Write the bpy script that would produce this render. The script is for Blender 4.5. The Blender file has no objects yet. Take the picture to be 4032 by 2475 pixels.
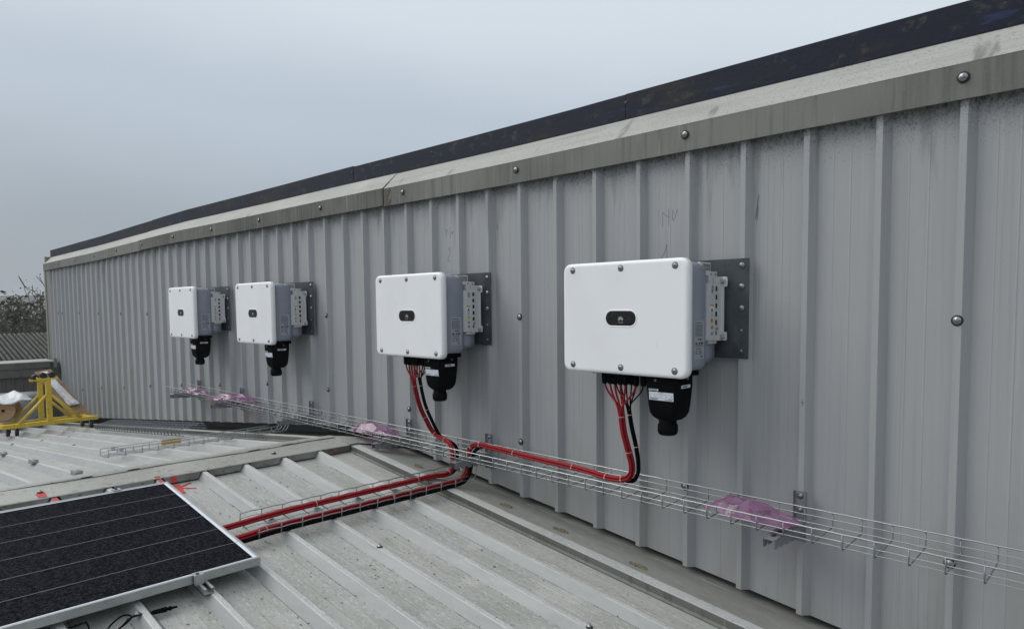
import bpy, math, random
from mathutils import Vector, Matrix
from mathutils import noise as mnoise

random.seed(7)
SC = bpy.context.scene
COL = SC.collection

# ------------------------------------------------------------------ camera
cd = bpy.data.cameras.new('camera')
cam = bpy.data.objects.new('camera', cd)
COL.objects.link(cam)
YAW, PIT, ROL = 0.7841177, 0.0633319, -0.0098046
fw = Vector((-math.sin(YAW) * math.cos(PIT), math.cos(YAW) * math.cos(PIT), -math.sin(PIT)))
rt = Vector((math.cos(YAW), math.sin(YAW), 0))
up = rt.cross(fw)
r2 = rt * math.cos(ROL) + up * math.sin(ROL)
u2 = up * math.cos(ROL) - rt * math.sin(ROL)
cam.matrix_world = Matrix(((r2.x, u2.x, -fw.x, 0.62984), (r2.y, u2.y, -fw.y, -2.96079),
                           (r2.z, u2.z, -fw.z, 8.0), (0, 0, 0, 1)))
cd.sensor_fit = 'HORIZONTAL'
cd.sensor_width = 36.0
cd.lens = 24.018
cd.shift_y = 0.03266
cd.clip_start = 0.05
cd.clip_end = 3000
SC.camera = cam

# ------------------------------------------------------------------ sky and sun
SUN_EL, SUN_AZ = math.radians(44), math.radians(236)      # azimuth clockwise from +Y
w = bpy.data.worlds.new('World')
SC.world = w
w.use_nodes = True
nt = w.node_tree
for n in list(nt.nodes):
    nt.nodes.remove(n)
L = nt.links.new
out = nt.nodes.new('ShaderNodeOutputWorld')
sky = nt.nodes.new('ShaderNodeTexSky')
sky.sky_type = 'NISHITA'
sky.sun_disc = False
sky.sun_elevation = SUN_EL
sky.sun_rotation = SUN_AZ
sky.dust_density = 4.0
bg1 = nt.nodes.new('ShaderNodeBackground')
bg1.inputs['Strength'].default_value = 0.12
L(sky.outputs[0], bg1.inputs['Color'])
# cloud deck: brighter towards the zenith, slightly uneven
tc = nt.nodes.new('ShaderNodeTexCoord')
sep = nt.nodes.new('ShaderNodeSeparateXYZ')
L(tc.outputs['Generated'], sep.inputs[0])
nz = nt.nodes.new('ShaderNodeTexNoise')
nz.inputs['Scale'].default_value = 1.6
nz.inputs['Detail'].default_value = 4
nz.inputs['Roughness'].default_value = 0.45
mp = nt.nodes.new('ShaderNodeMapping')
mp.inputs['Scale'].default_value = (1, 1, 2.4)
L(tc.outputs['Generated'], mp.inputs[0])
L(mp.outputs[0], nz.inputs['Vector'])
ad = nt.nodes.new('ShaderNodeMath'); ad.operation = 'MULTIPLY_ADD'
ad.inputs[1].default_value = 0.16; ad.inputs[2].default_value = -0.08
L(nz.outputs[0], ad.inputs[0])
# the cloud is thinner (brighter) towards +X
ax = nt.nodes.new('ShaderNodeMath'); ax.operation = 'MULTIPLY_ADD'
ax.inputs[1].default_value = 0.09
L(sep.outputs['X'], ax.inputs[0]); L(ad.outputs[0], ax.inputs[2])
ad2 = nt.nodes.new('ShaderNodeMath'); ad2.operation = 'ADD'
L(sep.outputs['Z'], ad2.inputs[0]); L(ax.outputs[0], ad2.inputs[1])
cr = nt.nodes.new('ShaderNodeValToRGB')
cr.color_ramp.interpolation = 'EASE'
e = cr.color_ramp.elements
e[0].position = 0.0; e[0].color = (0.345, 0.395, 0.45, 1)
e[1].position = 1.0; e[1].color = (1.0, 1.05, 1.10, 1)
a = e.new(0.18); a.color = (0.51, 0.585, 0.66, 1)
a = e.new(0.34); a.color = (0.715, 0.785, 0.85, 1)
a = e.new(0.5); a.color = (0.88, 0.935, 1.0, 1)
L(ad2.outputs[0], cr.inputs[0])
bg2 = nt.nodes.new('ShaderNodeBackground')
bg2.inputs['Strength'].default_value = 1.0
L(cr.outputs[0], bg2.inputs['Color'])
mx = nt.nodes.new('ShaderNodeMixShader')
mx.inputs[0].default_value = 0.9
L(bg1.outputs[0], mx.inputs[1]); L(bg2.outputs[0], mx.inputs[2])
L(mx.outputs[0], out.inputs['Surface'])

sd = bpy.data.lights.new('sun', 'SUN')
sd.energy = 1.75
sd.angle = math.radians(42)
sd.color = (1.0, 0.97, 0.93)
sun = bpy.data.objects.new('sun', sd)
COL.objects.link(sun)
sdir = Vector((math.sin(SUN_AZ) * math.cos(SUN_EL), math.cos(SUN_AZ) * math.cos(SUN_EL), math.sin(SUN_EL)))
sun.rotation_euler = sdir.to_track_quat('Z', 'Y').to_euler()
sun.location = (0, -6, 20)

SC.view_settings.view_transform = 'Standard'
SC.view_settings.look = 'None'
SC.view_settings.exposure = 0.0
SC.view_settings.gamma = 1.0
SC.view_settings.use_curve_mapping = False

# ------------------------------------------------------------------ materials
def mat(name, base, rough=0.5, metal=0.0, layers=(), bump=None, spec=0.5, coat=0.0):
    """layers: (scale xyz, detail, lo, hi, colour, amount, z-range or None); bump: (scale xyz, strength, distance)"""
    m = bpy.data.materials.new(name)
    m.use_nodes = True
    t = m.node_tree
    p = t.nodes['Principled BSDF']
    p.inputs['Roughness'].default_value = rough
    p.inputs['Metallic'].default_value = metal
    p.inputs['Specular IOR Level'].default_value = spec
    p.inputs['Coat Weight'].default_value = coat
    p.inputs['Base Color'].default_value = (*base, 1)
    g = t.nodes.new('ShaderNodeNewGeometry')
    cur = None
    for i, ly in enumerate(layers):
        sc_, det, lo, hi, colr, amt = ly[:6]
        zr = ly[6] if len(ly) > 6 else None
        mpn = t.nodes.new('ShaderNodeMapping')
        mpn.inputs['Scale'].default_value = sc_
        mpn.inputs['Location'].default_value = (i * 3.7, i * 1.9, i * 5.3)
        t.links.new(g.outputs['Position'], mpn.inputs[0])
        n = t.nodes.new('ShaderNodeTexNoise')
        n.inputs['Scale'].default_value = 1.0
        n.inputs['Detail'].default_value = det
        n.inputs['Roughness'].default_value = 0.6
        t.links.new(mpn.outputs[0], n.inputs['Vector'])
        fac = n.outputs[0]
        if zr:
            s = t.nodes.new('ShaderNodeSeparateXYZ')
            t.links.new(g.outputs['Position'], s.inputs[0])
            mr = t.nodes.new('ShaderNodeMapRange')
            mr.inputs['From Min'].default_value = zr[0]
            mr.inputs['From Max'].default_value = zr[1]
            mr.inputs['To Min'].default_value = -zr[2]
            mr.inputs['To Max'].default_value = 0.0
            t.links.new(s.outputs[zr[3] if len(zr) > 3 else 'Z'], mr.inputs[0])
            ma = t.nodes.new('ShaderNodeMath'); ma.operation = 'ADD'
            t.links.new(fac, ma.inputs[0]); t.links.new(mr.outputs[0], ma.inputs[1])
            fac = ma.outputs[0]
        rm = t.nodes.new('ShaderNodeMapRange')
        rm.interpolation_type = 'SMOOTHSTEP'
        rm.inputs['From Min'].default_value = lo
        rm.inputs['From Max'].default_value = hi
        rm.inputs['To Max'].default_value = amt
        t.links.new(fac, rm.inputs[0])
        mi = t.nodes.new('ShaderNodeMix'); mi.data_type = 'RGBA'
        t.links.new(rm.outputs[0], mi.inputs['Factor'])
        if cur is None:
            mi.inputs['A'].default_value = (*base, 1)
        else:
            t.links.new(cur, mi.inputs['A'])
        mi.inputs['B'].default_value = (*colr, 1)
        cur = mi.outputs['Result']
    if cur is not None:
        t.links.new(cur, p.inputs['Base Color'])
    if bump:
        mpn = t.nodes.new('ShaderNodeMapping')
        mpn.inputs['Scale'].default_value = bump[0]
        t.links.new(g.outputs['Position'], mpn.inputs[0])
        n = t.nodes.new('ShaderNodeTexNoise')
        n.inputs['Scale'].default_value = 1.0
        n.inputs['Detail'].default_value = 4
        t.links.new(mpn.outputs[0], n.inputs['Vector'])
        b = t.nodes.new('ShaderNodeBump')
        b.inputs['Strength'].default_value = bump[1]
        b.inputs['Distance'].default_value = bump[2]
        t.links.new(n.outputs[0], b.inputs['Height'])
        t.links.new(b.outputs[0], p.inputs['Normal'])
    return m

M = {}
M['wall'] = mat('wall_paint', (0.335, 0.343, 0.352), 0.55, 0.0, [
    ((0.8, 0.8, 0.25), 3, 0.35, 0.7, (0.312, 0.326, 0.33), 0.8),
    ((45, 45, 0.55), 4, 0.5, 0.75, (0.27, 0.28, 0.28), 0.6),
    ((110, 110, 0.9), 3, 0.56, 0.72, (0.38, 0.395, 0.40), 0.4),
    ((140, 140, 140), 3, 0.68, 0.76, (0.13, 0.13, 0.12), 0.5),
    ((9, 9, 3.0), 3, 0.60, 0.75, (0.36, 0.37, 0.36), 0.4),
    ((5, 5, 1.5), 4, 0.35, 0.8, (0.27, 0.268, 0.235), 0.8, (7.9, 6.7, 0.35)),
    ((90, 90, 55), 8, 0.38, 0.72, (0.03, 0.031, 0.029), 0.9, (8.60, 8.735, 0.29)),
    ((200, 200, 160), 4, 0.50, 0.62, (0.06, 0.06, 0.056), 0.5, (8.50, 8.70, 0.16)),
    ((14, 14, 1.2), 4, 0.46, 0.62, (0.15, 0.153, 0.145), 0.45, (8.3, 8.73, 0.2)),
], bump=((6, 6, 1.2), 0.10, 0.02))
M['wall_crest'] = M['wall']
M['coping_top'] = mat('coping_weathered', (0.37, 0.37, 0.35), 0.75, 0, [
    ((1.5, 6, 6), 4, 0.4, 0.7, (0.30, 0.31, 0.29), 0.8),
    ((90, 90, 90), 5, 0.52, 0.66, (0.22, 0.225, 0.205), 0.75),
    ((160, 160, 160), 3, 0.60, 0.7, (0.47, 0.47, 0.45), 0.6),
    ((11, 3, 3), 5, 0.60, 0.74, (0.14, 0.135, 0.115), 0.75),
    ((5, 1.6, 1.6), 5, 0.60, 0.78, (0.47, 0.47, 0.45), 0.55),
    ((1.2, 30, 30), 5, 0.5, 0.75, (0.24, 0.245, 0.225), 0.6)], bump=((120, 120, 120), 0.25, 0.003))
M['coping_face'] = mat('coping_dirt_and_edge_shade', (0.16, 0.163, 0.148), 0.6, 0, [
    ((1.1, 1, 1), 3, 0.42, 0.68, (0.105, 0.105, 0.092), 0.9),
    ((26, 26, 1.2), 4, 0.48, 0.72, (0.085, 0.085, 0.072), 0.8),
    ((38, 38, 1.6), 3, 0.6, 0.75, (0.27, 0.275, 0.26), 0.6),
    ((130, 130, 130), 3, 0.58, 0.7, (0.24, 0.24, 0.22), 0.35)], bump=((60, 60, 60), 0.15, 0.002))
M['coping_dirty'] = mat('coping_grimy_face', (0.115, 0.115, 0.098), 0.65, 0, [
    ((1.4, 1, 1), 3, 0.40, 0.66, (0.06, 0.06, 0.048), 0.9),
    ((24, 24, 1.1), 4, 0.46, 0.70, (0.05, 0.05, 0.04), 0.8),
    ((34, 34, 1.3), 3, 0.58, 0.72, (0.26, 0.265, 0.25), 0.75)])
M['strip'] = mat('peeling_blue_black_paint', (0.009, 0.013, 0.026), 0.6, 0, spec=0.2, layers=[
    ((1.3, 2, 5), 5, 0.50, 0.66, (0.026, 0.023, 0.021), 0.85),
    ((16, 16, 22), 8, 0.56, 0.70, (0.07, 0.065, 0.055), 0.55),
    ((3.1, 3, 14), 4, 0.60, 0.68, (0.02, 0.032, 0.075), 0.9),
    ((4.0, 5, 30), 5, 0.68, 0.72, (0.04, 0.022, 0.016), 0.8)], bump=((40, 40, 40), 0.3, 0.004))
M['trim'] = mat('corner_trim', (0.19, 0.185, 0.16), 0.6, 0, [((30, 30, 1.2), 4, 0.45, 0.7, (0.26, 0.26, 0.24), 0.8)])
roof_layers = [
    ((1.2, 1.8, 1.2), 4, 0.38, 0.68, (0.30, 0.315, 0.30), 0.9),
    ((3.2, 9, 3.2), 6, 0.46, 0.68, (0.265, 0.275, 0.25), 0.85),
    ((2.2, 5, 2.2), 5, 0.58, 0.70, (0.42, 0.425, 0.40), 0.7),
    ((0.9, 16, 0.9), 5, 0.52, 0.72, (0.25, 0.25, 0.22), 0.6),
    ((34, 60, 34), 6, 0.52, 0.68, (0.45, 0.46, 0.44), 0.6),
    ((55, 130, 55), 6, 0.57, 0.64, (0.17, 0.175, 0.16), 0.8),
    ((120, 240, 120), 3, 0.66, 0.71, (0.055, 0.055, 0.045), 0.9),
    ((2.6, 3.4, 2.6), 5, 0.62, 0.74, (0.30, 0.285, 0.205), 0.7),
    ((18, 26, 18), 5, 0.68, 0.75, (0.17, 0.165, 0.10), 0.7)]
M['roof'] = mat('aged_zinc_roof', (0.335, 0.34, 0.32), 0.62, 0.0, roof_layers, bump=((70, 110, 70), 0.3, 0.003))
M['roof_far'] = mat('aged_zinc_roof_far', (0.33, 0.336, 0.318), 0.62, 0.0, roof_layers[:6], bump=((70, 110, 70), 0.2, 0.003))
M['flash'] = mat('base_flashing', (0.265, 0.27, 0.25), 0.65, 0, [
    ((0.9, 2, 1), 4, 0.4, 0.7, (0.205, 0.205, 0.185), 0.9),
    ((20, 30, 20), 6, 0.52, 0.7, (0.34, 0.345, 0.33), 0.6),
    ((8, 60, 8), 5, 0.58, 0.68, (0.13, 0.13, 0.115), 0.7),
    ((90, 180, 90), 3, 0.66, 0.72, (0.05, 0.05, 0.04), 0.8)], bump=((60, 90, 60), 0.25, 0.003))
M['cap'] = mat('ridge_cap_zinc', (0.33, 0.335, 0.31), 0.65, 0, [
    ((1.5, 1.2, 1), 4, 0.4, 0.7, (0.24, 0.245, 0.22), 0.8),
    ((40, 26, 40), 6, 0.54, 0.68, (0.15, 0.15, 0.13), 0.75),
    ((24, 70, 24), 5, 0.58, 0.7, (0.43, 0.435, 0.41), 0.6),
    ((5, 4, 5), 4, 0.64, 0.74, (0.27, 0.22, 0.15), 0.6)], bump=((50, 50, 50), 0.3, 0.003))
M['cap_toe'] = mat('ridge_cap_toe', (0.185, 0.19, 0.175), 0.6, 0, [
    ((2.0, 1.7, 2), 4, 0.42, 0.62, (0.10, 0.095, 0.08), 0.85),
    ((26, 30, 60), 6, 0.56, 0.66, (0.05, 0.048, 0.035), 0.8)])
M['cap_rust'] = mat('rusty_cap_toe', (0.085, 0.068, 0.055), 0.8, 0, [((22, 22, 22), 5, 0.5, 0.7, (0.16, 0.12, 0.085), 0.8)])
M['white'] = mat('white_powder_coat', (0.80, 0.815, 0.83), 0.42, 0, [
    ((7, 7, 3), 4, 0.52, 0.78, (0.70, 0.715, 0.73), 0.45), ((60, 60, 14), 4, 0.66, 0.74, (0.62, 0.63, 0.62), 0.55), ((2.2, 2, 1.4), 4, 0.45, 0.7, (0.74, 0.75, 0.76), 0.6), ((110, 110, 60), 3, 0.72, 0.76, (0.42, 0.42, 0.40), 0.6)],
    bump=((260, 260, 260), 0.06, 0.001))
M['body'] = mat('grey_blue_die_cast', (0.205, 0.225, 0.275), 0.5, 0.0, [((12, 12, 12), 3, 0.45, 0.7, (0.24, 0.26, 0.31), 0.5)],
                bump=((300, 300, 300), 0.08, 0.001))
M['steel'] = mat('galvanised_steel', (0.42, 0.43, 0.44), 0.42, 0.75, [((40, 40, 40), 4, 0.45, 0.7, (0.3, 0.31, 0.32), 0.7)])
M['bracket'] = mat('painted_bracket', (0.56, 0.575, 0.58), 0.42, 0.2)
M['darksteel'] = mat('dark_galvanised_plate', (0.062, 0.073, 0.083), 0.45, 0.25, [
    ((7, 7, 5), 5, 0.42, 0.66, (0.032, 0.039, 0.046), 0.9), ((20, 20, 12), 5, 0.58, 0.74, (0.12, 0.13, 0.14), 0.6)])
M['wire'] = mat('galvanised_wire', (0.41, 0.435, 0.44), 0.36, 0.88)
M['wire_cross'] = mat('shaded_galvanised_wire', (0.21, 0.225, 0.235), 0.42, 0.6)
M['wire_dull'] = mat('dull_galvanised_wire', (0.13, 0.145, 0.16), 0.55, 0.3)
M['screw'] = mat('screw_zinc', (0.27, 0.275, 0.275), 0.33, 0.85)
M['brk'] = mat('tray_bracket_zinc', (0.26, 0.272, 0.29), 0.45, 0.5, [((30, 30, 30), 4, 0.45, 0.7, (0.17, 0.18, 0.195), 0.7)])
M['recess'] = mat('shaded_recess_ring', (0.14, 0.145, 0.15), 0.6)
M['rubber'] = mat('black_rubber', (0.012, 0.012, 0.013), 0.6)
M['black'] = mat('black_plastic', (0.004, 0.0045, 0.005), 0.6, 0, spec=0.02)
M['gloss'] = mat('black_gloss_panel', (0.008, 0.009, 0.01), 0.12, 0, [((30, 30, 30), 4, 0.5, 0.7, (0.02, 0.022, 0.024), 0.8)])
M['hole'] = mat('dark_opening', (0.012, 0.012, 0.013), 0.9)
M['inside'] = mat('unlit_cavity_board', (0.03, 0.03, 0.03), 0.95)
M['print'] = mat('dark_print', (0.05, 0.052, 0.06), 0.7)
M['pencil'] = mat('pencil_line', (0.10, 0.105, 0.115), 0.7)
M['emblem'] = mat('emblem_silver', (0.36, 0.37, 0.38), 0.4)
M['label'] = mat('sticker_white', (0.62, 0.66, 0.72), 0.5)
M['label_grey'] = mat('sticker_silver', (0.30, 0.325, 0.37), 0.5)
M['amber'] = mat('amber_sticker', (0.42, 0.27, 0.06), 0.6)
M['orange'] = mat('orange_sticker', (0.45, 0.12, 0.03), 0.6)
M['yellowdot'] = mat('yellow_sticker', (0.5, 0.40, 0.05), 0.6)
M['red'] = mat('red_cable', (0.29, 0.008, 0.014), 0.48, 0, spec=0.25, layers= [((60, 60, 60), 3, 0.5, 0.7, (0.16, 0.008, 0.012), 0.6)])
M['tie'] = mat('cable_tie', (0.42, 0.33, 0.31), 0.5)
M['alu'] = mat('anodised_aluminium', (0.40, 0.415, 0.415), 0.36, 0.75, [((1.5, 60, 60), 3, 0.45, 0.7, (0.31, 0.32, 0.32), 0.5)])
M['cell'] = None
M['yellow'] = mat('chipped_yellow_paint', (0.58, 0.41, 0.03), 0.5, 0, [
    ((14, 14, 14), 4, 0.5, 0.75, (0.40, 0.28, 0.03), 0.8), ((42, 42, 42), 4, 0.63, 0.67, (0.055, 0.04, 0.025), 0.9), ((6, 6, 6), 4, 0.5, 0.72, (0.33, 0.24, 0.04), 0.6)])
M['wood'] = mat('weathered_plywood', (0.25, 0.165, 0.095), 0.75, 0, [
    ((6, 6, 30), 4, 0.45, 0.7, (0.16, 0.10, 0.055), 0.8), ((30, 30, 30), 4, 0.62, 0.74, (0.09, 0.05, 0.03), 0.5)])
M['reelwood'] = mat('reel_plywood', (0.40, 0.26, 0.145), 0.7, 0, [((5, 8, 26), 4, 0.45, 0.7, (0.29, 0.18, 0.095), 0.8)])
M['wrap'] = mat('white_plastic_wrap', (0.56, 0.58, 0.60), 0.38, 0, [((9, 9, 9), 5, 0.45, 0.7, (0.42, 0.44, 0.46), 0.8)], bump=((30, 30, 30), 0.6, 0.02))
M['wrapgrey'] = mat('grey_plastic_sheet', (0.20, 0.215, 0.235), 0.4, 0, [((7, 7, 7), 5, 0.45, 0.7, (0.30, 0.32, 0.345), 0.8)], bump=((25, 25, 25), 0.6, 0.02))
M['parapet'] = mat('weathered_parapet', (0.115, 0.115, 0.105), 0.7, 0, [((12, 9, 2), 5, 0.45, 0.7, (0.075, 0.073, 0.064), 0.8)])
M['parapet_top'] = mat('parapet_top', (0.33, 0.33, 0.305), 0.7, 0, [((6, 3, 6), 5, 0.45, 0.7, (0.25, 0.25, 0.23), 0.8)])
M['asbestos'] = mat('fibre_cement', (0.10, 0.102, 0.097), 0.95, 0, spec=0.1, layers=[
    ((9, 9, 9), 5, 0.45, 0.68, (0.05, 0.05, 0.045), 0.9), ((50, 50, 50), 4, 0.6, 0.7, (0.22, 0.22, 0.21), 0.6)])
M['bark'] = mat('bark', (0.055, 0.045, 0.036), 0.9)
M['leaf'] = mat('autumn_leaves', (0.045, 0.047, 0.025), 0.7, 0, [((3, 3, 3), 3, 0.45, 0.65, (0.075, 0.055, 0.028), 0.9)])
M['leafdark'] = mat('dark_evergreen', (0.030, 0.042, 0.024), 0.7, 0, [((3, 3, 3), 3, 0.45, 0.65, (0.045, 0.036, 0.022), 0.9)])
M['ground'] = mat('yard_ground', (0.10, 0.10, 0.085), 0.95, 0, [((0.2, 0.2, 0.2), 5, 0.4, 0.7, (0.07, 0.08, 0.05), 0.9)])
M['hill'] = mat('hill_scrub', (0.045, 0.05, 0.04), 0.95, 0, [((0.03, 0.03, 0.05), 5, 0.4, 0.7, (0.06, 0.06, 0.05), 0.9)])
M['render'] = mat('grey_render', (0.2, 0.2, 0.19), 0.9)
M['moss'] = mat('dried_moss', (0.20, 0.175, 0.115), 0.9, 0, [((60, 60, 60), 5, 0.45, 0.65, (0.11, 0.095, 0.06), 0.9)])
M['redpaint'] = mat('red_spray_paint', (0.42, 0.035, 0.03), 0.6, 0, [((60, 60, 60), 4, 0.55, 0.7, (0.50, 0.12, 0.10), 0.7)])

def cell_mat():
    m = bpy.data.materials.new('solar_glass')
    m.use_nodes = True
    t = m.node_tree
    p = t.nodes['Principled BSDF']
    g = t.nodes.new('ShaderNodeNewGeometry')
    mpn = t.nodes.new('ShaderNodeMapping')
    mpn.inputs['Scale'].default_value = (105, 80, 105)
    t.links.new(g.outputs['Position'], mpn.inputs[0])
    n = t.nodes.new('ShaderNodeTexNoise')
    n.inputs['Scale'].default_value = 1.0; n.inputs['Detail'].default_value = 3
    n.inputs['Distortion'].default_value = 1.2
    t.links.new(mpn.outputs[0], n.inputs['Vector'])
    r = t.nodes.new('ShaderNodeValToRGB')
    r.color_ramp.elements[0].position = 0.47; r.color_ramp.elements[0].color = (0.0022, 0.0024, 0.003, 1)
    r.color_ramp.elements[1].position = 0.56; r.color_ramp.elements[1].color = (0.020, 0.0215, 0.027, 1)
    t.links.new(n.outputs[0], r.inputs[0])
    t.links.new(r.outputs[0], p.inputs['Base Color'])
    p.inputs['Roughness'].default_value = 0.75
    p.inputs['Specular IOR Level'].default_value = 0.02
    return m
M['cell'] = cell_mat()

def bag_mat():
    m = bpy.data.materials.new('pink_antistatic_film')
    m.use_nodes = True
    t = m.node_tree
    p = t.nodes['Principled BSDF']
    p.inputs['Base Color'].default_value = (0.40, 0.22, 0.37, 1)
    p.inputs['Roughness'].default_value = 0.14
    p.inputs['Specular IOR Level'].default_value = 0.9
    p.inputs['Coat Weight'].default_value = 0.8
    p.inputs['Coat Roughness'].default_value = 0.08
    tr = t.nodes.new('ShaderNodeBsdfTransparent')
    tr.inputs[0].default_value = (0.93, 0.74, 0.87, 1)
    tl = t.nodes.new('ShaderNodeBsdfTranslucent')
    tl.inputs[0].default_value = (0.48, 0.27, 0.45, 1)
    m1 = t.nodes.new('ShaderNodeMixShader'); m1.inputs[0].default_value = 0.35
    m2 = t.nodes.new('ShaderNodeMixShader')
    g = t.nodes.new('ShaderNodeNewGeometry')
    n = t.nodes.new('ShaderNodeTexNoise'); n.inputs['Scale'].default_value = 11; n.inputs['Detail'].default_value = 3
    t.links.new(g.outputs['Position'], n.inputs['Vector'])
    mr = t.nodes.new('ShaderNodeMapRange')
    mr.inputs['From Min'].default_value = 0.35; mr.inputs['From Max'].default_value = 0.65
    mr.inputs['To Min'].default_value = 0.34; mr.inputs['To Max'].default_value = 0.62
    t.links.new(n.outputs[0], mr.inputs[0]); t.links.new(mr.outputs[0], m2.inputs[0])
    b = t.nodes.new('ShaderNodeBump'); b.inputs['Strength'].default_value = 0.5; b.inputs['Distance'].default_value = 0.01
    t.links.new(n.outputs[0], b.inputs['Height']); t.links.new(b.outputs[0], p.inputs['Normal'])
    t.links.new(p.outputs[0], m1.inputs[1]); t.links.new(tl.outputs[0], m1.inputs[2])
    t.links.new(m1.outputs[0], m2.inputs[1]); t.links.new(tr.outputs[0], m2.inputs[2])
    t.links.new(m2.outputs[0], t.nodes['Material Output'].inputs['Surface'])
    return m
M['bag'] = bag_mat()

# ------------------------------------------------------------------ mesh helpers
def V3(p): return Vector(p)

def catmull(pts, n=6):
    pts = [Vector(p) for p in pts]
    if len(pts) < 3: return pts
    P = [pts[0] * 2 - pts[1]] + pts + [pts[-1] * 2 - pts[-2]]
    o = []
    for i in range(1, len(P) - 2):
        a, b, c, d = P[i - 1:i + 3]
        for k in range(n):
            t = k / n
            o.append(0.5 * ((2 * b) + (c - a) * t + (2 * a - 5 * b + 4 * c - d) * t * t + (3 * b - a - 3 * c + d) * t ** 3))
    o.append(pts[-1])
    return o

def frames(pts):
    n = len(pts)
    T = []
    for i in range(n):
        d = pts[min(i + 1, n - 1)] - pts[max(i - 1, 0)]
        T.append(d.normalized() if d.length > 1e-9 else Vector((0, 0, 1)))
    u = T[0].orthogonal().normalized()
    if abs(T[0].z) < 0.9:
        u = (Vector((0, 0, 1)) - T[0] * T[0].z).normalized()
    F = []
    for t in T:
        u = (u - t * u.dot(t))
        u = u.normalized() if u.length > 1e-9 else t.orthogonal().normalized()
        F.append((t, u, t.cross(u)))
    return F

class MB:
    def __init__(s):
        s.v = []; s.f = []; s.sm = []
    def add(s, vs, fs, smooth=False):
        b = len(s.v)
        s.v += [tuple(p) for p in vs]
        for f in fs:
            s.f.append([b + i for i in f]); s.sm.append(smooth)
        return s
    def box(s, x0, x1, y0, y1, z0, z1):
        return s.add([(x0, y0, z0), (x1, y0, z0), (x1, y1, z0), (x0, y1, z0), (x0, y0, z1), (x1, y0, z1), (x1, y1, z1), (x0, y1, z1)],
                     [(0, 3, 2, 1), (4, 5, 6, 7), (0, 1, 5, 4), (1, 2, 6, 5), (2, 3, 7, 6), (3, 0, 4, 7)])
    def beam(s, a, b, w, h, upv=(0, 0, 1)):
        a, b = Vector(a), Vector(b)
        t = (b - a).normalized(); u = Vector(upv); u = (u - t * u.dot(t)).normalized(); r = t.cross(u)
        vs = []
        for p in (a, b):
            for i, j in ((-1, -1), (1, -1), (1, 1), (-1, 1)):
                vs.append(p + r * (i * w / 2) + u * (j * h / 2))
        return s.add(vs, [(0, 1, 2, 3), (7, 6, 5, 4), (0, 4, 5, 1), (1, 5, 6, 2), (2, 6, 7, 3), (3, 7, 4, 0)])
    def hexa(s, bot, top):
        return s.add(list(bot) + list(top), [(3, 2, 1, 0), (4, 5, 6, 7), (0, 1, 5, 4), (1, 2, 6, 5), (2, 3, 7, 6), (3, 0, 4, 7)])
    def tube(s, pts, r, n=7, cap=True):
        pts = [Vector(p) for p in pts]
        F = frames(pts)
        vs = []
        for i, (p, (t, u, b)) in enumerate(zip(pts, F)):
            rr = r[i] if isinstance(r, (list, tuple)) else r
            for k in range(n):
                a = 2 * math.pi * k / n
                vs.append(p + (u * math.cos(a) + b * math.sin(a)) * rr)
        fs = []
        for i in range(len(pts) - 1):
            for k in range(n):
                fs.append((i * n + k, i * n + (k + 1) % n, (i + 1) * n + (k + 1) % n, (i + 1) * n + k))
        s.add(vs, fs, True)
        if cap:
            b0 = len(s.v) - len(vs)
            s.f.append([b0 + k for k in range(n)][::-1]); s.sm.append(False)
            s.f.append([b0 + (len(pts) - 1) * n + k for k in range(n)]); s.sm.append(False)
        return s
    def cyl(s, a, b, r, n=14): return s.tube([a, b], r, n)
    def lathe(s, o, axis, prof, n=14, smooth=True):
        o = Vector(o); ax = Vector(axis).normalized(); u = ax.orthogonal().normalized(); b = ax.cross(u)
        vs = []
        for r, h in prof:
            for k in range(n):
                a = 2 * math.pi * k / n
                vs.append(o + ax * h + (u * math.cos(a) + b * math.sin(a)) * r)
        fs = []
        for i in range(len(prof) - 1):
            for k in range(n):
                fs.append((i * n + k, i * n + (k + 1) % n, (i + 1) * n + (k + 1) % n, (i + 1) * n + k))
        s.add(vs, fs, smooth)
        b0 = len(s.v) - len(vs)
        s.f.append([b0 + k for k in range(n)][::-1]); s.sm.append(False)
        s.f.append([b0 + (len(prof) - 1) * n + k for k in range(n)]); s.sm.append(False)
        return s
    def loft(s, loops, smooth=True, cap0=True, cap1=True):
        n = len(loops[0]); vs = [p for l in loops for p in l]; fs = []
        for i in range(len(loops) - 1):
            for k in range(n):
                fs.append((i * n + k, i * n + (k + 1) % n, (i + 1) * n + (k + 1) % n, (i + 1) * n + k))
        s.add(vs, fs, smooth)
        b0 = len(s.v) - len(vs)
        if cap0: s.f.append([b0 + k for k in range(n)][::-1]); s.sm.append(False)
        if cap1: s.f.append([b0 + (len(loops) - 1) * n + k for k in range(n)]); s.sm.append(False)
        return s
    def grid(s, rows, smooth=False):
        n = len(rows[0]); vs = [p for r in rows for p in r]; fs = []
        for i in range(len(rows) - 1):
            for k in range(n - 1):
                fs.append((i * n + k, i * n + k + 1, (i + 1) * n + k + 1, (i + 1) * n + k))
        return s.add(vs, fs, smooth)
    def quad(s, a, b, c, d): return s.add([a, b, c, d], [(0, 1, 2, 3)])
    def prism(s, poly, off):
        off = Vector(off); p = [Vector(q) for q in poly]; n = len(p)
        fs = [list(range(n))[::-1], [n + i for i in range(n)]] + [(i, (i + 1) % n, n + (i + 1) % n, n + i) for i in range(n)]
        return s.add(p + [q + off for q in p], fs)
    def mesh(s, name, m, origin=Vector((0, 0, 0))):
        me = bpy.data.meshes.new(name)
        me.from_pydata([(p[0] - origin[0], p[1] - origin[1], p[2] - origin[2]) for p in s.v], [], s.f)
        me.polygons.foreach_set('use_smooth', s.sm)
        me.materials.append(m)
        me.update()
        return me
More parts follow.
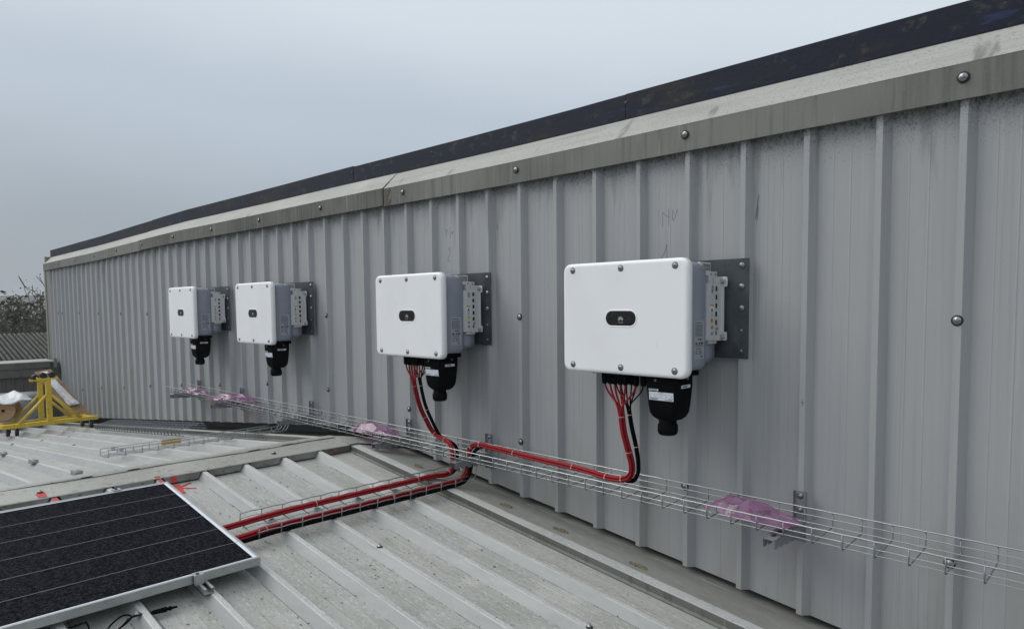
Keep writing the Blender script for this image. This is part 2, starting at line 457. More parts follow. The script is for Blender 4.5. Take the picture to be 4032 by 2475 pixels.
    def build(s, name, m, parent=None, solid=None, bevel=None, origin=None):
        o = org(parent) if origin is None else Vector(origin)
        ob = bpy.data.objects.new(name, s.mesh(name, m, o))
        COL.objects.link(ob)
        if parent: ob.parent = parent
        elif origin is not None: ob.location = origin
        if solid:
            md = ob.modifiers.new('thickness', 'SOLIDIFY'); md.thickness = solid; md.offset = 0
        if bevel:
            md = ob.modifiers.new('edge', 'BEVEL'); md.width = bevel; md.segments = 2; md.limit_method = 'ANGLE'
        return ob

def org(o):
    v = Vector((0, 0, 0))
    while o:
        v += o.location; o = o.parent
    return v

def tag(o, label=None, cat=None, group=None, kind=None):
    if label: o['label'] = label
    if cat: o['category'] = cat
    if group: o['group'] = group
    if kind: o['kind'] = kind
    return o

def thing(name, loc, label=None, cat=None, group=None, kind=None):
    o = bpy.data.objects.new(name, None)
    o.empty_display_size = 0.1
    COL.objects.link(o)
    o.location = loc
    return tag(o, label, cat, group, kind)

def inst(name, me, parent, loc):
    o = bpy.data.objects.new(name, me)
    COL.objects.link(o)
    o.parent = parent
    o.location = Vector(loc) - org(parent)
    return o

def copy_tree(o, parent=None):
    c = o.copy(); COL.objects.link(c); c.parent = parent
    for ch in [q for q in ALLCH(o)]:
        copy_tree(ch, c)
    return c

def ALLCH(o):
    return [q for q in list(COL.objects) if q.parent == o]

def text_part(name, body, size, place, m, parent, align='CENTER'):
    """place(u, v) -> world point"""
    cu = bpy.data.curves.new(name, 'FONT')
    cu.body = body; cu.size = size; cu.align_x = align; cu.align_y = 'CENTER'
    cu.resolution_u = 2
    t = bpy.data.objects.new(name, cu)
    COL.objects.link(t)
    dg = bpy.context.evaluated_depsgraph_get()
    me0 = bpy.data.meshes.new_from_object(t.evaluated_get(dg))
    mb = MB()
    mb.add([place(v.co.x, v.co.y) for v in me0.vertices], [list(p.vertices) for p in me0.polygons])
    bpy.data.objects.remove(t); bpy.data.meshes.remove(me0)
    return mb

def rrect(hw, hh, r, n=5):
    pts = []
    for cx, cy, a0 in ((hw - r, hh - r, 0), (-hw + r, hh - r, 90), (-hw + r, -hh + r, 180), (hw - r, -hh + r, 270)):
        for k in range(n + 1):
            a = math.radians(a0 + 90 * k / n)
            pts.append((cx + r * math.cos(a), cy + r * math.sin(a)))
    return pts

# ------------------------------------------------------------------ dimensions of the place
PITCH = 0.28291                                  # wall rib pitch
def zb(X): return 6.562 - 0.11585 * X if X > -4.09 else 7.451 + 0.1015 * X      # bottom edge of the wall sheets
def zn(X): return 6.562 - 0.11585 * X            # near roof slope
def zf(X): return 7.3736 + 0.1015 * X            # far roof slope
RIDGE = -3.735
def zr(X): return zn(X) if X > RIDGE else zf(X)
def lerp_tab(tab, x):
    for (x0, y0), (x1, y1) in zip(tab[:-1], tab[1:]):
        if x1 <= x <= x0:
            t = (x - x0) / (x1 - x0); return y0 + (y1 - y0) * t
    return tab[0][1] if x > tab[0][0] else tab[-1][1]
CT = [(5, .0), (0, .0), (-1.1, -.001), (-2.24, -.004), (-3.4, .003), (-4.5, .012), (-5.6, .016), (-6.7, .025), (-7.9, .036), (-9, .026), (-10.1, .017), (-11.2, .003), (-12.3, .001), (-14.75, -.004)]
def zc(X): return 8.725 + lerp_tab(CT, X)

# ------------------------------------------------------------------ ground, hill
gm = MB()
gm.quad((-900, -900, 0), (900, -900, 0), (900, 900, 0), (-900, 900, 0))
tag(gm.build('ground', M['ground']), kind='structure')
hm = MB()
rows = []
for j in range(9):
    row = []
    for i in range(41):
        y = -260 + i * 16.0
        x = -150 - j * 18
        h = (j / 8.0) ** 0.8 * (12.6 + 1.2 * math.sin(y * 0.012) + mnoise.noise((y * .02, j * .5, 3)) * .8)
        row.append((x, y, h - 0.3))
    rows.append(row)
hm.grid(rows, True)
tag(hm.build('hill', M['hill']), kind='structure')

# ------------------------------------------------------------------ the roof we stand on
roof = thing('roof', (-3.7, -2, 7.0), kind='structure')
RP = 0.256
def rib_profile(k0, k1):
    """(Y, h, material of the strip that follows) from rib k0 to rib k1"""
    pr = []
    for k in range(k0, k1):
        y = -1.41 + RP * k
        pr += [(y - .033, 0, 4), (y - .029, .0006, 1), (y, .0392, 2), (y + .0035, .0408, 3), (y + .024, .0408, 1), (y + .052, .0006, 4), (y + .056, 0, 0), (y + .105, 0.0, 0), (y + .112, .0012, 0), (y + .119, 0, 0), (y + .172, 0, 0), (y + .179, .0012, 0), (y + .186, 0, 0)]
    y = -1.41 + RP * k1
    pr += [(y - .033, 0, 0)] if k1 < 4 else [(y - .033, 0, 0), (y + .07, 0, 0)]
    return pr
def roof_sheet(k0, k1, x0, x1, zfun, mats):
    mb = MB()
    pr = rib_profile(k0, k1)
    N = 7
    rows = []
    for i in range(N + 1):
        X = x0 + (x1 - x0) * i / N
        rows.append([(X, y, zfun(X) + h + (0.0015 * math.sin(X * 2.1 + y * 9) if h < .01 else .0012 * math.sin(X * 3.3 + y * 30))) for y, h, q in pr])
    mb.grid(rows)
    ob = mb.build('roof_sheet', mats[0], roof, solid=0.0012)
    for m_ in mats[1:]: ob.data.materials.append(m_)
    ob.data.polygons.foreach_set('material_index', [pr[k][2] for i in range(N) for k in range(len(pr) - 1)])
    return ob
M['dirtline'] = mat('dirt_along_rib_foot', (0.33, 0.34, 0.32), 0.8, 0, [
    ((5, 5, 5), 5, 0.42, 0.58, (0.15, 0.145, 0.115), 0.9), ((60, 60, 60), 4, 0.52, 0.62, (0.05, 0.05, 0.035), 0.85)])
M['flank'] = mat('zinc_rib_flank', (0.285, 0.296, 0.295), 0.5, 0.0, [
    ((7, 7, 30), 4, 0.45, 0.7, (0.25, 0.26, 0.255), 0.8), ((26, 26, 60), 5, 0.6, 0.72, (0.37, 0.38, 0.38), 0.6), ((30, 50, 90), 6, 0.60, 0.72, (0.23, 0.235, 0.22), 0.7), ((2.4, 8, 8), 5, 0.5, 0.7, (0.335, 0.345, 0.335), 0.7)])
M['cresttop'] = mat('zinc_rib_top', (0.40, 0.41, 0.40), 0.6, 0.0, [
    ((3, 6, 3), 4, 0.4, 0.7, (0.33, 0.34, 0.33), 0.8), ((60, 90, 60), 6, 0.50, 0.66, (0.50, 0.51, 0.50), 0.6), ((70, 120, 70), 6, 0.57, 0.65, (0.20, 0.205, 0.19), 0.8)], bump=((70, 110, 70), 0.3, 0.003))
M['crest'] = mat('zinc_rib_edge_highlight', (0.43, 0.445, 0.44), 0.55, 0.0, [  # pale strip puts wear and the edge highlight into the colour
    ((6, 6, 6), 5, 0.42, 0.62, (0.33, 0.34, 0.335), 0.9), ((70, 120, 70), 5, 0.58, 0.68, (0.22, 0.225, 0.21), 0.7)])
for k0 in (-21, -17, -13, -9, -5, -1, 3):
    k1 = min(k0 + 4, 4)
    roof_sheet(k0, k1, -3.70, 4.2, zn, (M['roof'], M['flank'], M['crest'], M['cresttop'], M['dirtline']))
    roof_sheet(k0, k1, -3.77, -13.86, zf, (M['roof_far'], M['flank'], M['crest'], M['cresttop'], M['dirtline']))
# base flashing along the wall, both slopes
for x0, x1, zfun in ((-3.68, 4.2, zn), (-3.79, -13.86, zf)):
    prof = [(.34, -.040), (.10, -.040), (.0, -.036), (-.13, .000), (-.325, .044), (-.350, .0455), (-.386, .0455), (-.3885, .0440)]
    N = 14
    mb = MB()
    mb.grid([[(x0 + (x1 - x0) * i / N, y, zfun(x0 + (x1 - x0) * i / N) + h + .002 * math.sin(i * 1.7 + y * 20)) for y, h in prof] for i in range(N + 1)])
    fl_ = mb.build('base_flashing', M['flash'], roof, solid=0.0012)
    fl_.data.materials.append(M['cresttop'])
    fl_.data.polygons.foreach_set('material_index', [1 if (len(prof) - 4) <= (q % (len(prof) - 1)) <= (len(prof) - 2) else 0 for q in range(len(fl_.data.polygons))])
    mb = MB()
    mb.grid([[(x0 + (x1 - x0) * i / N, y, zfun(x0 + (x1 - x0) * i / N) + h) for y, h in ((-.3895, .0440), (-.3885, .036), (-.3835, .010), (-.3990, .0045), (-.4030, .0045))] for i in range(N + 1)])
    mb.build('flashing_edge', M['coping_face'], roof, solid=0.0012)  # dark dirty coping colour also paints the shadow band under the flashing edge
# closing piece where the two flashings meet at the ridge
mb = MB()
prof = [(.34, -.012), (.0, -.008), (-.13, .014), (-.325, .054), (-.352, .056), (-.40, .056)]
mb.grid([[(X, y, zr(X) + h + (.004 if abs(X - RIDGE) < .01 else 0)) for y, h in prof] for X in (-3.55, RIDGE, -3.95)])
mb.build('ridge_saddle', M['flash'], roof, solid=0.0012)
# ridge cap: near flange with its toothed toe, far flange
YA, YB = -7.0, -0.395
mb = MB()
rows = []
NY = 30
for i in range(NY + 1):
    y = YA + (YB - YA) * i / NY
    wv = .0025 * math.sin(y * 7.3)
    rows.append([(-3.735, y, zn(-3.735) + .062 + wv), (-3.70, y, zn(-3.70) + .0605 + wv), (-3.562, y, zn(-3.562) + .050), (-3.556, y, zn(-3.556) + .047)])
mb.grid(rows)
mb.build('ridge_cap', M['cap'], roof, solid=0.0015)
mb = MB()
rows = []
for i in range(NY + 1):
    y = YA + (YB - .02 - YA) * i / NY
    wv = .003 * math.sin(y * 6.1)
    rows.append([(-3.722, y, zn(-3.722) + .069 + wv), (-3.745, y, zn(-3.735) + .074 + wv), (-3.80, y, zf(-3.80) + .076 + wv), (-3.95, y, zf(-3.95) + .055), (-4.06, y, zf(-4.06) + .044), (-4.064, y, zf(-4.064) + .038)])
mb.grid(rows)
mb.build('ridge_cap', M['cap'], roof, solid=0.0015)
for k in range(-21, 5):
    y0 = -1.41 + RP * (k - 1) + .024 + .008; y1 = -1.41 + RP * k - .008
    if k == 4: y1 = -.40
    tw = .024
    X0, X1 = -3.556, -3.545
    mb = MB()
    zt0 = zn(X0) + .047; zt1 = zn(X1) + .011
    if k == 4: y1b = y1
    else: y1b = y1 - tw
    mb.quad((X0, y0, zt0), (X0, y1, zt0), (X1, y1b, zt1), (X1, y0 + tw, zt1))
    mb.build('cap_tooth', M['cap_rust'] if k == 4 else M['cap_toe'], roof, solid=0.0015)
# dark block behind the teeth, painting the shade inside the cap gap
mb = MB()
mb.box(-3.66, -3.60, YA, -.42, zn(-3.6) - .004, zn(-3.6) + .043)
mb.build('cap_gap_shade', M['hole'], roof)
# roof screws with domed washers
sm_ = MB()
sm_.lathe((0, 0, 0), (0, 0, 1), [(.0145, 0), (.0150, .002), (.013, .0045), (.0125, .005)], 14)
dome = sm_.mesh('screw_seal', M['rubber'])
sm_ = MB()
sm_.lathe((0, 0, .0048), (0, 0, 1), [(.0118, 0), (.0105, .003), (.006, .006), (.0058, .0065), (.0035, .0068), (.0035, .0115), (.0028, .0122)], 12)
domet = sm_.mesh('roof_screw', M['screw'])
for X, Y, h, zfun in ((-2.097, -1.14, .04, zn), (-1.021, -.886, .04, zn), (-2.142, -2.192, .04, zn), (-3.631, -2.213, .056, zn), (-3.627, -.925, .056, zn),
                      (-9.05, -.886, .04, zf), (-8.07, -1.142, .04, zf), (-8.02, -1.40, .04, zf), (-6.72, -1.39, .04, zf), (-8.0, -1.665, .04, zf), (-9.16, -1.398, .04, zf)):
    s_ = inst('roof_screw', domet, roof, (X, Y, zfun(X) + h))
    inst('screw_seal', dome, s_, (X, Y, zfun(X) + h))
# moss tufts in front of the wall
for X, Y, r in ((-2.162, -.225, .03), (-1.735, -.235, .032), (-1.23, -.245, .035), (-2.99, -.225, .028)):
    mb = MB()
    hh = lambda y: -.02 + (-y) * .196
    for k in range(70):
        a = random.random() * 6.28; q = r * math.sqrt(random.random())
        x, y = X + q * 1.5 * math.cos(a), Y + q * .9 * math.sin(a)
        z = zn(x) + hh(y) + .0015
        d = .0025 + .003 * random.random()
        mb.add([(x - d, y - d, z), (x + d, y - d, z), (x + d, y + d, z), (x - d, y + d, z), (x, y, z + d * 1.1)], [(0, 1, 4), (1, 2, 4), (2, 3, 4), (3, 0, 4)])
    tag(mb.build('moss_patch', M['moss'], roof), kind='stuff')
# twigs, grit and leaf crumbs lying in the pans
mb = MB()
for k in range(420):
    X = random.uniform(-3.4, .6); kk = random.randint(-6, 3)
    off = random.random() ** (2.2 if random.random() < .6 else 1)
    Y = -1.41 + RP * kk - .022 - off * .19
    z = zn(X) + .0035
    a = random.random() * 3.14; l = random.uniform(.002, .007); wd = random.uniform(.0008, .002)
    ca, sa = math.cos(a), math.sin(a)
    P = [(X + ca * l * i - sa * wd * j, Y + sa * l * i + ca * wd * j, z) for i, j in ((-1, -1), (1, -1), (1, 1), (-1, 1))]
    mb.prism(P, (0, 0, .0015))
tag(mb.build('grit', M['bark'], roof), kind='stuff')
# red spray marks
def paint(polys):
    for poly in polys:
        mb = MB(); mb.prism(poly, (0, 0, .0008)); mb.build('paint_mark', M['redpaint'], roof)
h1 = lambda X, Y, h: (X, Y, zn(X) + h)
paint([[h1(-3.628, -2.232, .0565), h1(-3.600, -2.236, .055), h1(-3.566, -2.232, .0525), h1(-3.564, -2.196, .0525), h1(-3.60, -2.192, .055), h1(-3.627, -2.194, .0565)],
       [h1(-3.55, -2.180, .0415), h1(-3.36, -2.180, .0415), h1(-3.36, -2.154, .0415), h1(-3.55, -2.154, .0415)],
       [h1(-3.55, -1.666, .0415), h1(-3.36, -1.666, .0415), h1(-3.36, -1.642, .0415), h1(-3.55, -1.642, .0415)],
       [h1(-3.585, -1.672, .0535), h1(-3.562, -1.672, .0525), h1(-3.562, -1.645, .0525), h1(-3.585, -1.645, .0535)],
       [h1(-3.53, -1.598, .002), h1(-3.46, -1.612, .002), h1(-3.375, -1.592, .002), h1(-3.372, -1.572, .002), h1(-3.44, -1.566, .002), h1(-3.49, -1.55, .002), h1(-3.525, -1.556, .002)],
       [h1(-3.47, -1.566, .0025), h1(-3.515, -1.49, .0025), h1(-3.525, -1.498, .0025), h1(-3.49, -1.566, .0025)],
       [h1(-3.455, -1.57, .0022), h1(-3.412, -1.500, .0022), h1(-3.42, -1.498, .0022), h1(-3.468, -1.56, .0022)]])
mb = MB()
mb.prism([(-3.5575, -1.592, zn(-3.556) + .046), (-3.5575, -1.562, zn(-3.556) + .046), (-3.5455, -1.556, zn(-3.545) + .012), (-3.5455, -1.594, zn(-3.545) + .012)], (.0026, 0, .001))
mb.build('paint_mark', M['redpaint'], roof)
# the hall below the roof
mb = MB()
mb.box(-13.8, 4.0, -7.2, .30, 0, 5.75)
mb.build('hall_walls', M['render'], roof)

# ------------------------------------------------------------------ the ribbed metal wall
wall = thing('metal_wall', (-5, 0, 6.5), 'tall grey ribbed sheet metal wall rising above the roof under a dark top strip', 'wall')
def wall_profile(k_hi, k_lo):
    """from rib k_hi (left) to rib k_lo (right), X increasing"""
    pr = []
    for k in range(k_hi, k_lo, -1):
        x = -k * PITCH
        pr += [(x, 0), (x + .024, 0), (x + .049, .036), (x + .108, .036), (x + .112, .0348), (x + .116, .036), (x + .176, .036), (x + .180, .0348), (x + .184, .036), (x + PITCH - .007, .036)]
    pr += [(-k_lo * PITCH, 0)]
    return pr
k = 52
while k > -13:
    k2 = max(k - 4, -13)
    mb = MB()
    pr = wall_profile(k, k2)
    sx = random.uniform(-.0008, .0008)
    pr[0] = (pr[0][0] - .0005, -.0014)               # side lap sits proud of the neighbour
    pr[1] = (pr[1][0], -.0014)
    def col(x, y, t):
        z0 = zb(x); z1 = 8.80
        z = z0 + (z1 - z0) * t
        return (x, y + (0.0011 * math.sin(z * 3.1 + x * 7) if y > .03 else 0), z)
    mb.grid([[col(x, y, t) for x, y in pr] for t in (0, .2, .4, .6, .8, 1)])
    mb.build('wall_sheet', M['wall'], wall, solid=0.0010)
    k = k2
# coping in three lapped lengths, each with face and sloping top
for x0, x1, dy in ((4.2, -3.66, 0), (-3.62, -9.16, -.008), (-9.12, -14.76, 0)):
    N = 12
    fa, to = [], []
    for i in range(N + 1):
        X = x0 + (x1 - x0) * i / N
        z = zc(X) + (.004 if dy else 0)
        yo = -.020 + dy + .0012 * math.sin(X * 3.7)
        fa.append([(X, -.004 + dy, z + .001), (X, yo, z), (X, yo, z + .126)])
        to.append([(X, yo - .0015, z + .1265), (X, yo + .004, z + .131), (X, .112, z + .262), (X, .40, z + .28)])
    mb = MB(); mb.grid(fa); f_ = mb.build('coping_face', M['coping_dirty'] if dy else M['coping_face'], wall, solid=.0014)
    mb = MB(); mb.grid(to); mb.build('coping_slope', M['coping_top'], wall, solid=.0014)
for X_, w_ in ((-3.60, .05), (-9.13, .05)):
    mb = MB()
    z = zc(X_)
    mb.grid([[(X_ + w_ * t * (1 + .5 * math.sin(q * 9)), -.0232 + .003 * 0, z + .004 + .121 * q) for t in (0, .5, 1)] for q in (0, .25, .5, .75, 1)])
    mb.build('lap_sealant', M['cap_rust'], wall, solid=.001)
# end cap of the coping
mb = MB()
z = zc(-14.75)
mb.prism([(-14.765, -.02, z), (-14.765, -.02, z + .126), (-14.765, .11, z + .262), (-14.765, .4, z + .28), (-14.765, .4, z)], (.004, 0, 0))
mb.build('coping_end', M['trim'], wall)
# dark strip on top
for x0, x1, dz in ((4.2, -1.55, 0), (-1.553, -4.205, -.001), (-4.212, -9.0, .002), (-9.004, -14.735, 0)):
    N = 8
    mb = MB()
    lo, hi = [], []
    for i in range(N + 1):
        X = x0 + (x1 - x0) * i / N
        z = zc(X) + .256 + dz
        b = .0035 * mnoise.noise((X * 4, 0, 1))
        lo.append([(X, .100, z + b), (X, .100, z + .128 + dz + b * .6), (X, .16, z + .130 + dz + b * .6), (X, .16, z)])
    mb.grid(lo)
    n_ = 4
    mb.build('edge_strip', M['strip'], wall, solid=.003)
for X in (0.16, -1.55, -3.2, -4.23, -5.6, -7.3, -8.6, -10.4, -12.5):
    mb = MB(); mb.lathe((X, .1, zc(X) + .256 + .085), (0, -1, 0), [(.009, 0), (.009, .002), (.004, .003), (.004, .007)], 10)
    mb.build('strip_screw', M['darksteel'], wall)
# building behind
mb = MB()
mb.box(-14.74, 4.1, .36, 9.0, 0, 8.93)
mb.build('building_core', M['render'], wall)
mb = MB(); mb.box(-14.735, -14.70, .0, .40, 5.6, 8.98); mb.build('wall_return', M['trim'], wall)
# left corner trim
mb = MB()
mb.grid([[(X, y, z) for X, y in ((-14.775, .3), (-14.775, -.012), (-14.66, -.014), (-14.655, .0), (-14.44, .002), (-14.43, .02))] for z in (5.7, 7.1, 8.738)])
mb.build('corner_trim', M['trim'], wall, solid=.002)
# wall screws: rubber seal, washer, head
mb = MB(); mb.lathe((0, 0, 0), (0, -1, 0), [(.0205, 0), (.0205, .0028), (.0165, .0042)], 16); seal = mb.mesh('screw_seal', M['rubber'])
mb = MB(); mb.lathe((0, -.0035, 0), (0, -1, 0), [(.0145, 0), (.0145, .0022), (.0128, .0032), (.0068, .0036), (.0066, .0085), (.0052, .0098), (.003, .0100)], 14); shead = mb.mesh('wall_screw', M['screw'])
def wscrew(X, y, z):
    s_ = inst('wall_screw', shead, wall, (X, y, z)); inst('screw_seal', seal, s_, (X, y, z))
CX = .0105
for i in range(13):
    X = -i * 1.1315 + CX
    wscrew(X, -.0305 if -9.15 < X < -3.63 else -.0225, zc(X) + .076)
wscrew(-14.08, -.0225, zc(-14.08) + .074)
for i in (0, 2, 4, 8, 9, 10, 11, 12):
    X = -i * 1.1315 + CX
    wscrew(X, -.0016, 7.925)
wscrew(-13.86, -.0016, 7.932)
low = [7.007, 7.095, 7.164, 7.251, 7.300, 7.268, 7.168, 7.081, 6.98, 6.87, 6.777, 6.655]
for i, z in enumerate(low):
    wscrew(-i * 1.1315 + CX, -.0016, z)
# pencilled notes on the wall
def stroke(pts, wd=.0017):
    mb = MB()
    pts = catmull([(x, .0346, z) for x, z in pts], 4)
    for a_, b_ in zip(pts[:-1], pts[1:]):
        mb.beam(a_, b_, .0012, wd, (1, 0, .2))
    return mb
notes = [
    [[(-1.305, 8.462), (-1.304, 8.41), (-1.303, 8.362)], [(-1.280, 8.454), (-1.279, 8.38)], [(-1.28, 8.453), (-1.262, 8.437), (-1.236, 8.427)], [(-1.243, 8.469), (-1.243, 8.386)], [(-1.221, 8.459), (-1.222, 8.425), (-1.219, 8.408), (-1.210, 8.418), (-1.194, 8.46)],
     [(-1.254, 8.296), (-1.266, 8.255), (-1.286, 8.227)], [(-1.254, 8.296), (-1.252, 8.226)]],
    [[(-3.0, 8.516), (-3.001, 8.477)], [(-2.977, 8.461), (-2.977, 8.514), (-2.955, 8.487)], [(-2.936, 8.448), (-2.935, 8.525)], [(-2.921, 8.49), (-2.913, 8.474), (-2.905, 8.494)],
     [(-2.955, 8.37), (-2.945, 8.386), (-2.936, 8.37), (-2.945, 8.34), (-2.964, 8.3), (-2.945, 8.298), (-2.926, 8.293)]],
    [[(-2.48, 8.504), (-2.477, 8.467)]],
    [[(-.778, 8.482), (-.785, 8.43), (-.792, 8.378)], [(-.780, 8.43), (-.785, 8.37)]],
    [[(-.562, 7.566), (-.544, 7.566)], [(-.553, 7.578), (-.553, 7.553)]]]
for ni, nn in enumerate(notes):
    mb = MB()
    for st in nn:
        q = stroke(st)
        if ni == 4:
            q.v = [(x, y - .0355, z) for x, y, z in q.v]
        mb.add(q.v, q.f)
    mb.build('pencil_note', M['pencil'], wall)

# ------------------------------------------------------------------ end parapet and what lies beyond
par = thing('parapet_wall', (-13.9, -2, 5.9), 'low dark ribbed parapet wall with pale flat top closing the far end of the roof', 'wall')
mb = MB(); mb.box(-14.62, -13.90, -8, -.075, 7.045, 7.072); mb.build('parapet_top', M['parapet_top'], par, bevel=.004)
mb = MB(); mb.box(-13.905, -13.885, -8, -.16, 6.955, 7.06); mb.build('fascia_strip', M['parapet'], par)
mb = MB(); mb.box(-13.925, -13.900, -8, -.24, 6.81, 6.952); mb.build('fascia_strip', M['parapet'], par)
mb = MB()
pr = []
y = -8.0
while y < -.02:
    pr += [(y, 0), (y + .022, 0), (y + .03, -.03), (y + .118, -.03)]
    y += .1255
mb.grid([[(-13.94 + d, yy, z) for yy, d in pr] for z in (5.8, 6.3, 6.83)])
mb.build('wall_sheet', M['parapet'], par, solid=.001)
mb = MB(); mb.box(-14.55, -13.985, -8, .0, 0, 7.04); mb.build('parapet_core', M['parapet'], par)
mb = MB()
mb.grid([[(-13.86, -.11, z), (-13.87, -.055, z + .006)] for z in (6.95, 7.11)])
mb.build('end_flap', M['trim'], par, solid=.003)

nb = thing('neighbouring_shed', (-18, 0, 0), 'grey shed with a dark-troughed corrugated roof just beyond the parapet', 'building')
mb = MB()
rows = []
for i in range(9):
    t = i / 8; X = -14.75 - 2.35 * t; z = 7.02 + .47 * t
    row = []
    y = -4.0
    while y < 3.0:
        ph = 2 * math.pi * y / .082
        row.append((X, y, z + .021 * math.cos(ph) - (0.006 if i % 4 == 0 else 0)))
        y += .0078
    rows.append(row)
mb.grid(rows, True)
cr_ = mb.build('corrugated_roof', M['asbestos'], nb, solid=.006)
M['trough'] = mat('dark_trough', (0.028, 0.028, 0.024), 0.95, spec=0.05)  # trough faces coloured darker than the crests
cr_.data.materials.append(M['trough'])
cr_.data.polygons.foreach_set('material_index', [1 if math.cos(2 * math.pi * p_.center.y / .082) < -.25 else 0 for p_ in cr_.data.polygons])
mb = MB(); mb.box(-20.5, -14.8, -4, 3, 0, 6.9); mb.build('shed_wall', M['render'], nb)
mb = MB(); mb.quad((-17.09, -4, 7.47), (-17.09, 3, 7.47), (-20.6, 3, 6.85), (-20.6, -4, 6.85)); mb.build('rear_slope', M['asbestos'], nb, solid=.01)

def tree(name, base, h, spread, seed, label, leaf, nleaf, lean=(0, 0), leafsize=.06, depth=5, first=.45, cat='tree'):
    rnd = random.Random(seed)
    t = thing(name, base, label, cat, 'trees beyond the shed')
    b = Vector(base)
    tips = []
    ends = []
    segs = []
    def grow(p, d, ln, r, lev):
        n = 4
        pts = [p]
        dd = d.copy()
        for i in range(n):
            dd = (dd + Vector((rnd.uniform(-1, 1), rnd.uniform(-1, 1), rnd.uniform(-.3, .7))) * .16).normalized()
            pts.append(pts[-1] + dd * ln / n)
        segs.append((lev, pts, [r * (1 - .42 * i / n) for i in range(n + 1)]))
        if lev >= depth:
            tips.append(pts[-1]); tips.append(pts[-2]); return
        if lev >= depth - 2: tips.append(pts[-1])
        for i in range(2 if lev else 3):
            a = rnd.uniform(0, 6.28)
            q = dd.orthogonal().normalized(); q.rotate(Matrix.Rotation(a, 3, dd))
            nd = (dd + q * rnd.uniform(.45, .95) * spread).normalized()
            grow(pts[-1], nd, ln * rnd.uniform(.62, .85), r * .6, lev + 1)
        if lev and rnd.random() < .75:
            q = dd.orthogonal().normalized(); q.rotate(Matrix.Rotation(rnd.uniform(0, 6.28), 3, dd))
            grow(pts[2], (dd + q * .9).normalized(), ln * .6, r * .45, lev + 1)
    grow(b, Vector((lean[0], lean[1], 1)).normalized(), h * first, h * .020, 0)
    top_ = max(p.z for _, ps, _ in segs for p in ps)
    kz = h / top_
    segs = [(lv, [b + (p - b) * kz for p in ps], [max(q * kz, .012) for q in rs]) for lv, ps, rs in segs]
    tips = [b + (p - b) * kz for p in tips]
    mt = MB(); mbr = MB()
    for lev, pts, rs in segs:
        (mt if lev == 0 else mbr).tube(pts, rs, 6 if lev < 2 else 4, False)
    mt.build('trunk', M['bark'], t)
    mbr.build('branches', M['bark'], t)
    ml = MB()
    for i in range(nleaf):
        c = rnd.choice(tips) + Vector((rnd.gauss(0, 1), rnd.gauss(0, 1), rnd.gauss(0, 1))) * leafsize * 2.6
        n_ = Vector((rnd.gauss(0, 1), rnd.gauss(0, 1), rnd.gauss(0, 1))).normalized()
        u_ = n_.orthogonal().normalized(); v_ = n_.cross(u_)
        s = leafsize * rnd.uniform(.5, 1.2)
        ml.quad(c - u_ * s, c + v_ * s * .6, c + u_ * s, c - v_ * s * .6)
    ml.build('crown', leaf, t)
    return t
cx, cy = .63, -2.96
def at(dx, dy, d): return (cx + dx * d, cy + dy * d, 0)
tree('sparse_tree', at(-.986, .168, 33), 9.75, .62, 3, 'thin bare tree with few brown leaves close beside the wall corner', M['leaf'], 650, (0, .06), .05, 6, .5)
tree('sparse_tree', at(-.990, .141, 31), 9.5, .7, 11, 'half bare tree cut off by the left edge of the picture', M['leaf'], 600, (0, -.02), .05, 6, .5)
tree('evergreen_tree', at(-.9875, .155, 37), 8.55, .75, 5, 'dark green dense tree standing behind the bare ones', M['leafdark'], 4500, (0, 0), .12, 6, .5)
tree('evergreen_tree', at(-.982, .187, 36), 8.0, .9, 8, 'low brownish bush crown right beside the wall corner', M['leafdark'], 3600, (0, 0), .12, 5, .5)
tree('sparse_tree', at(-.978, .205, 40), 9.0, .8, 21, 'thin twiggy tree half hidden behind the wall corner', M['leaf'], 350, (0, 0), .05, 6, .5)

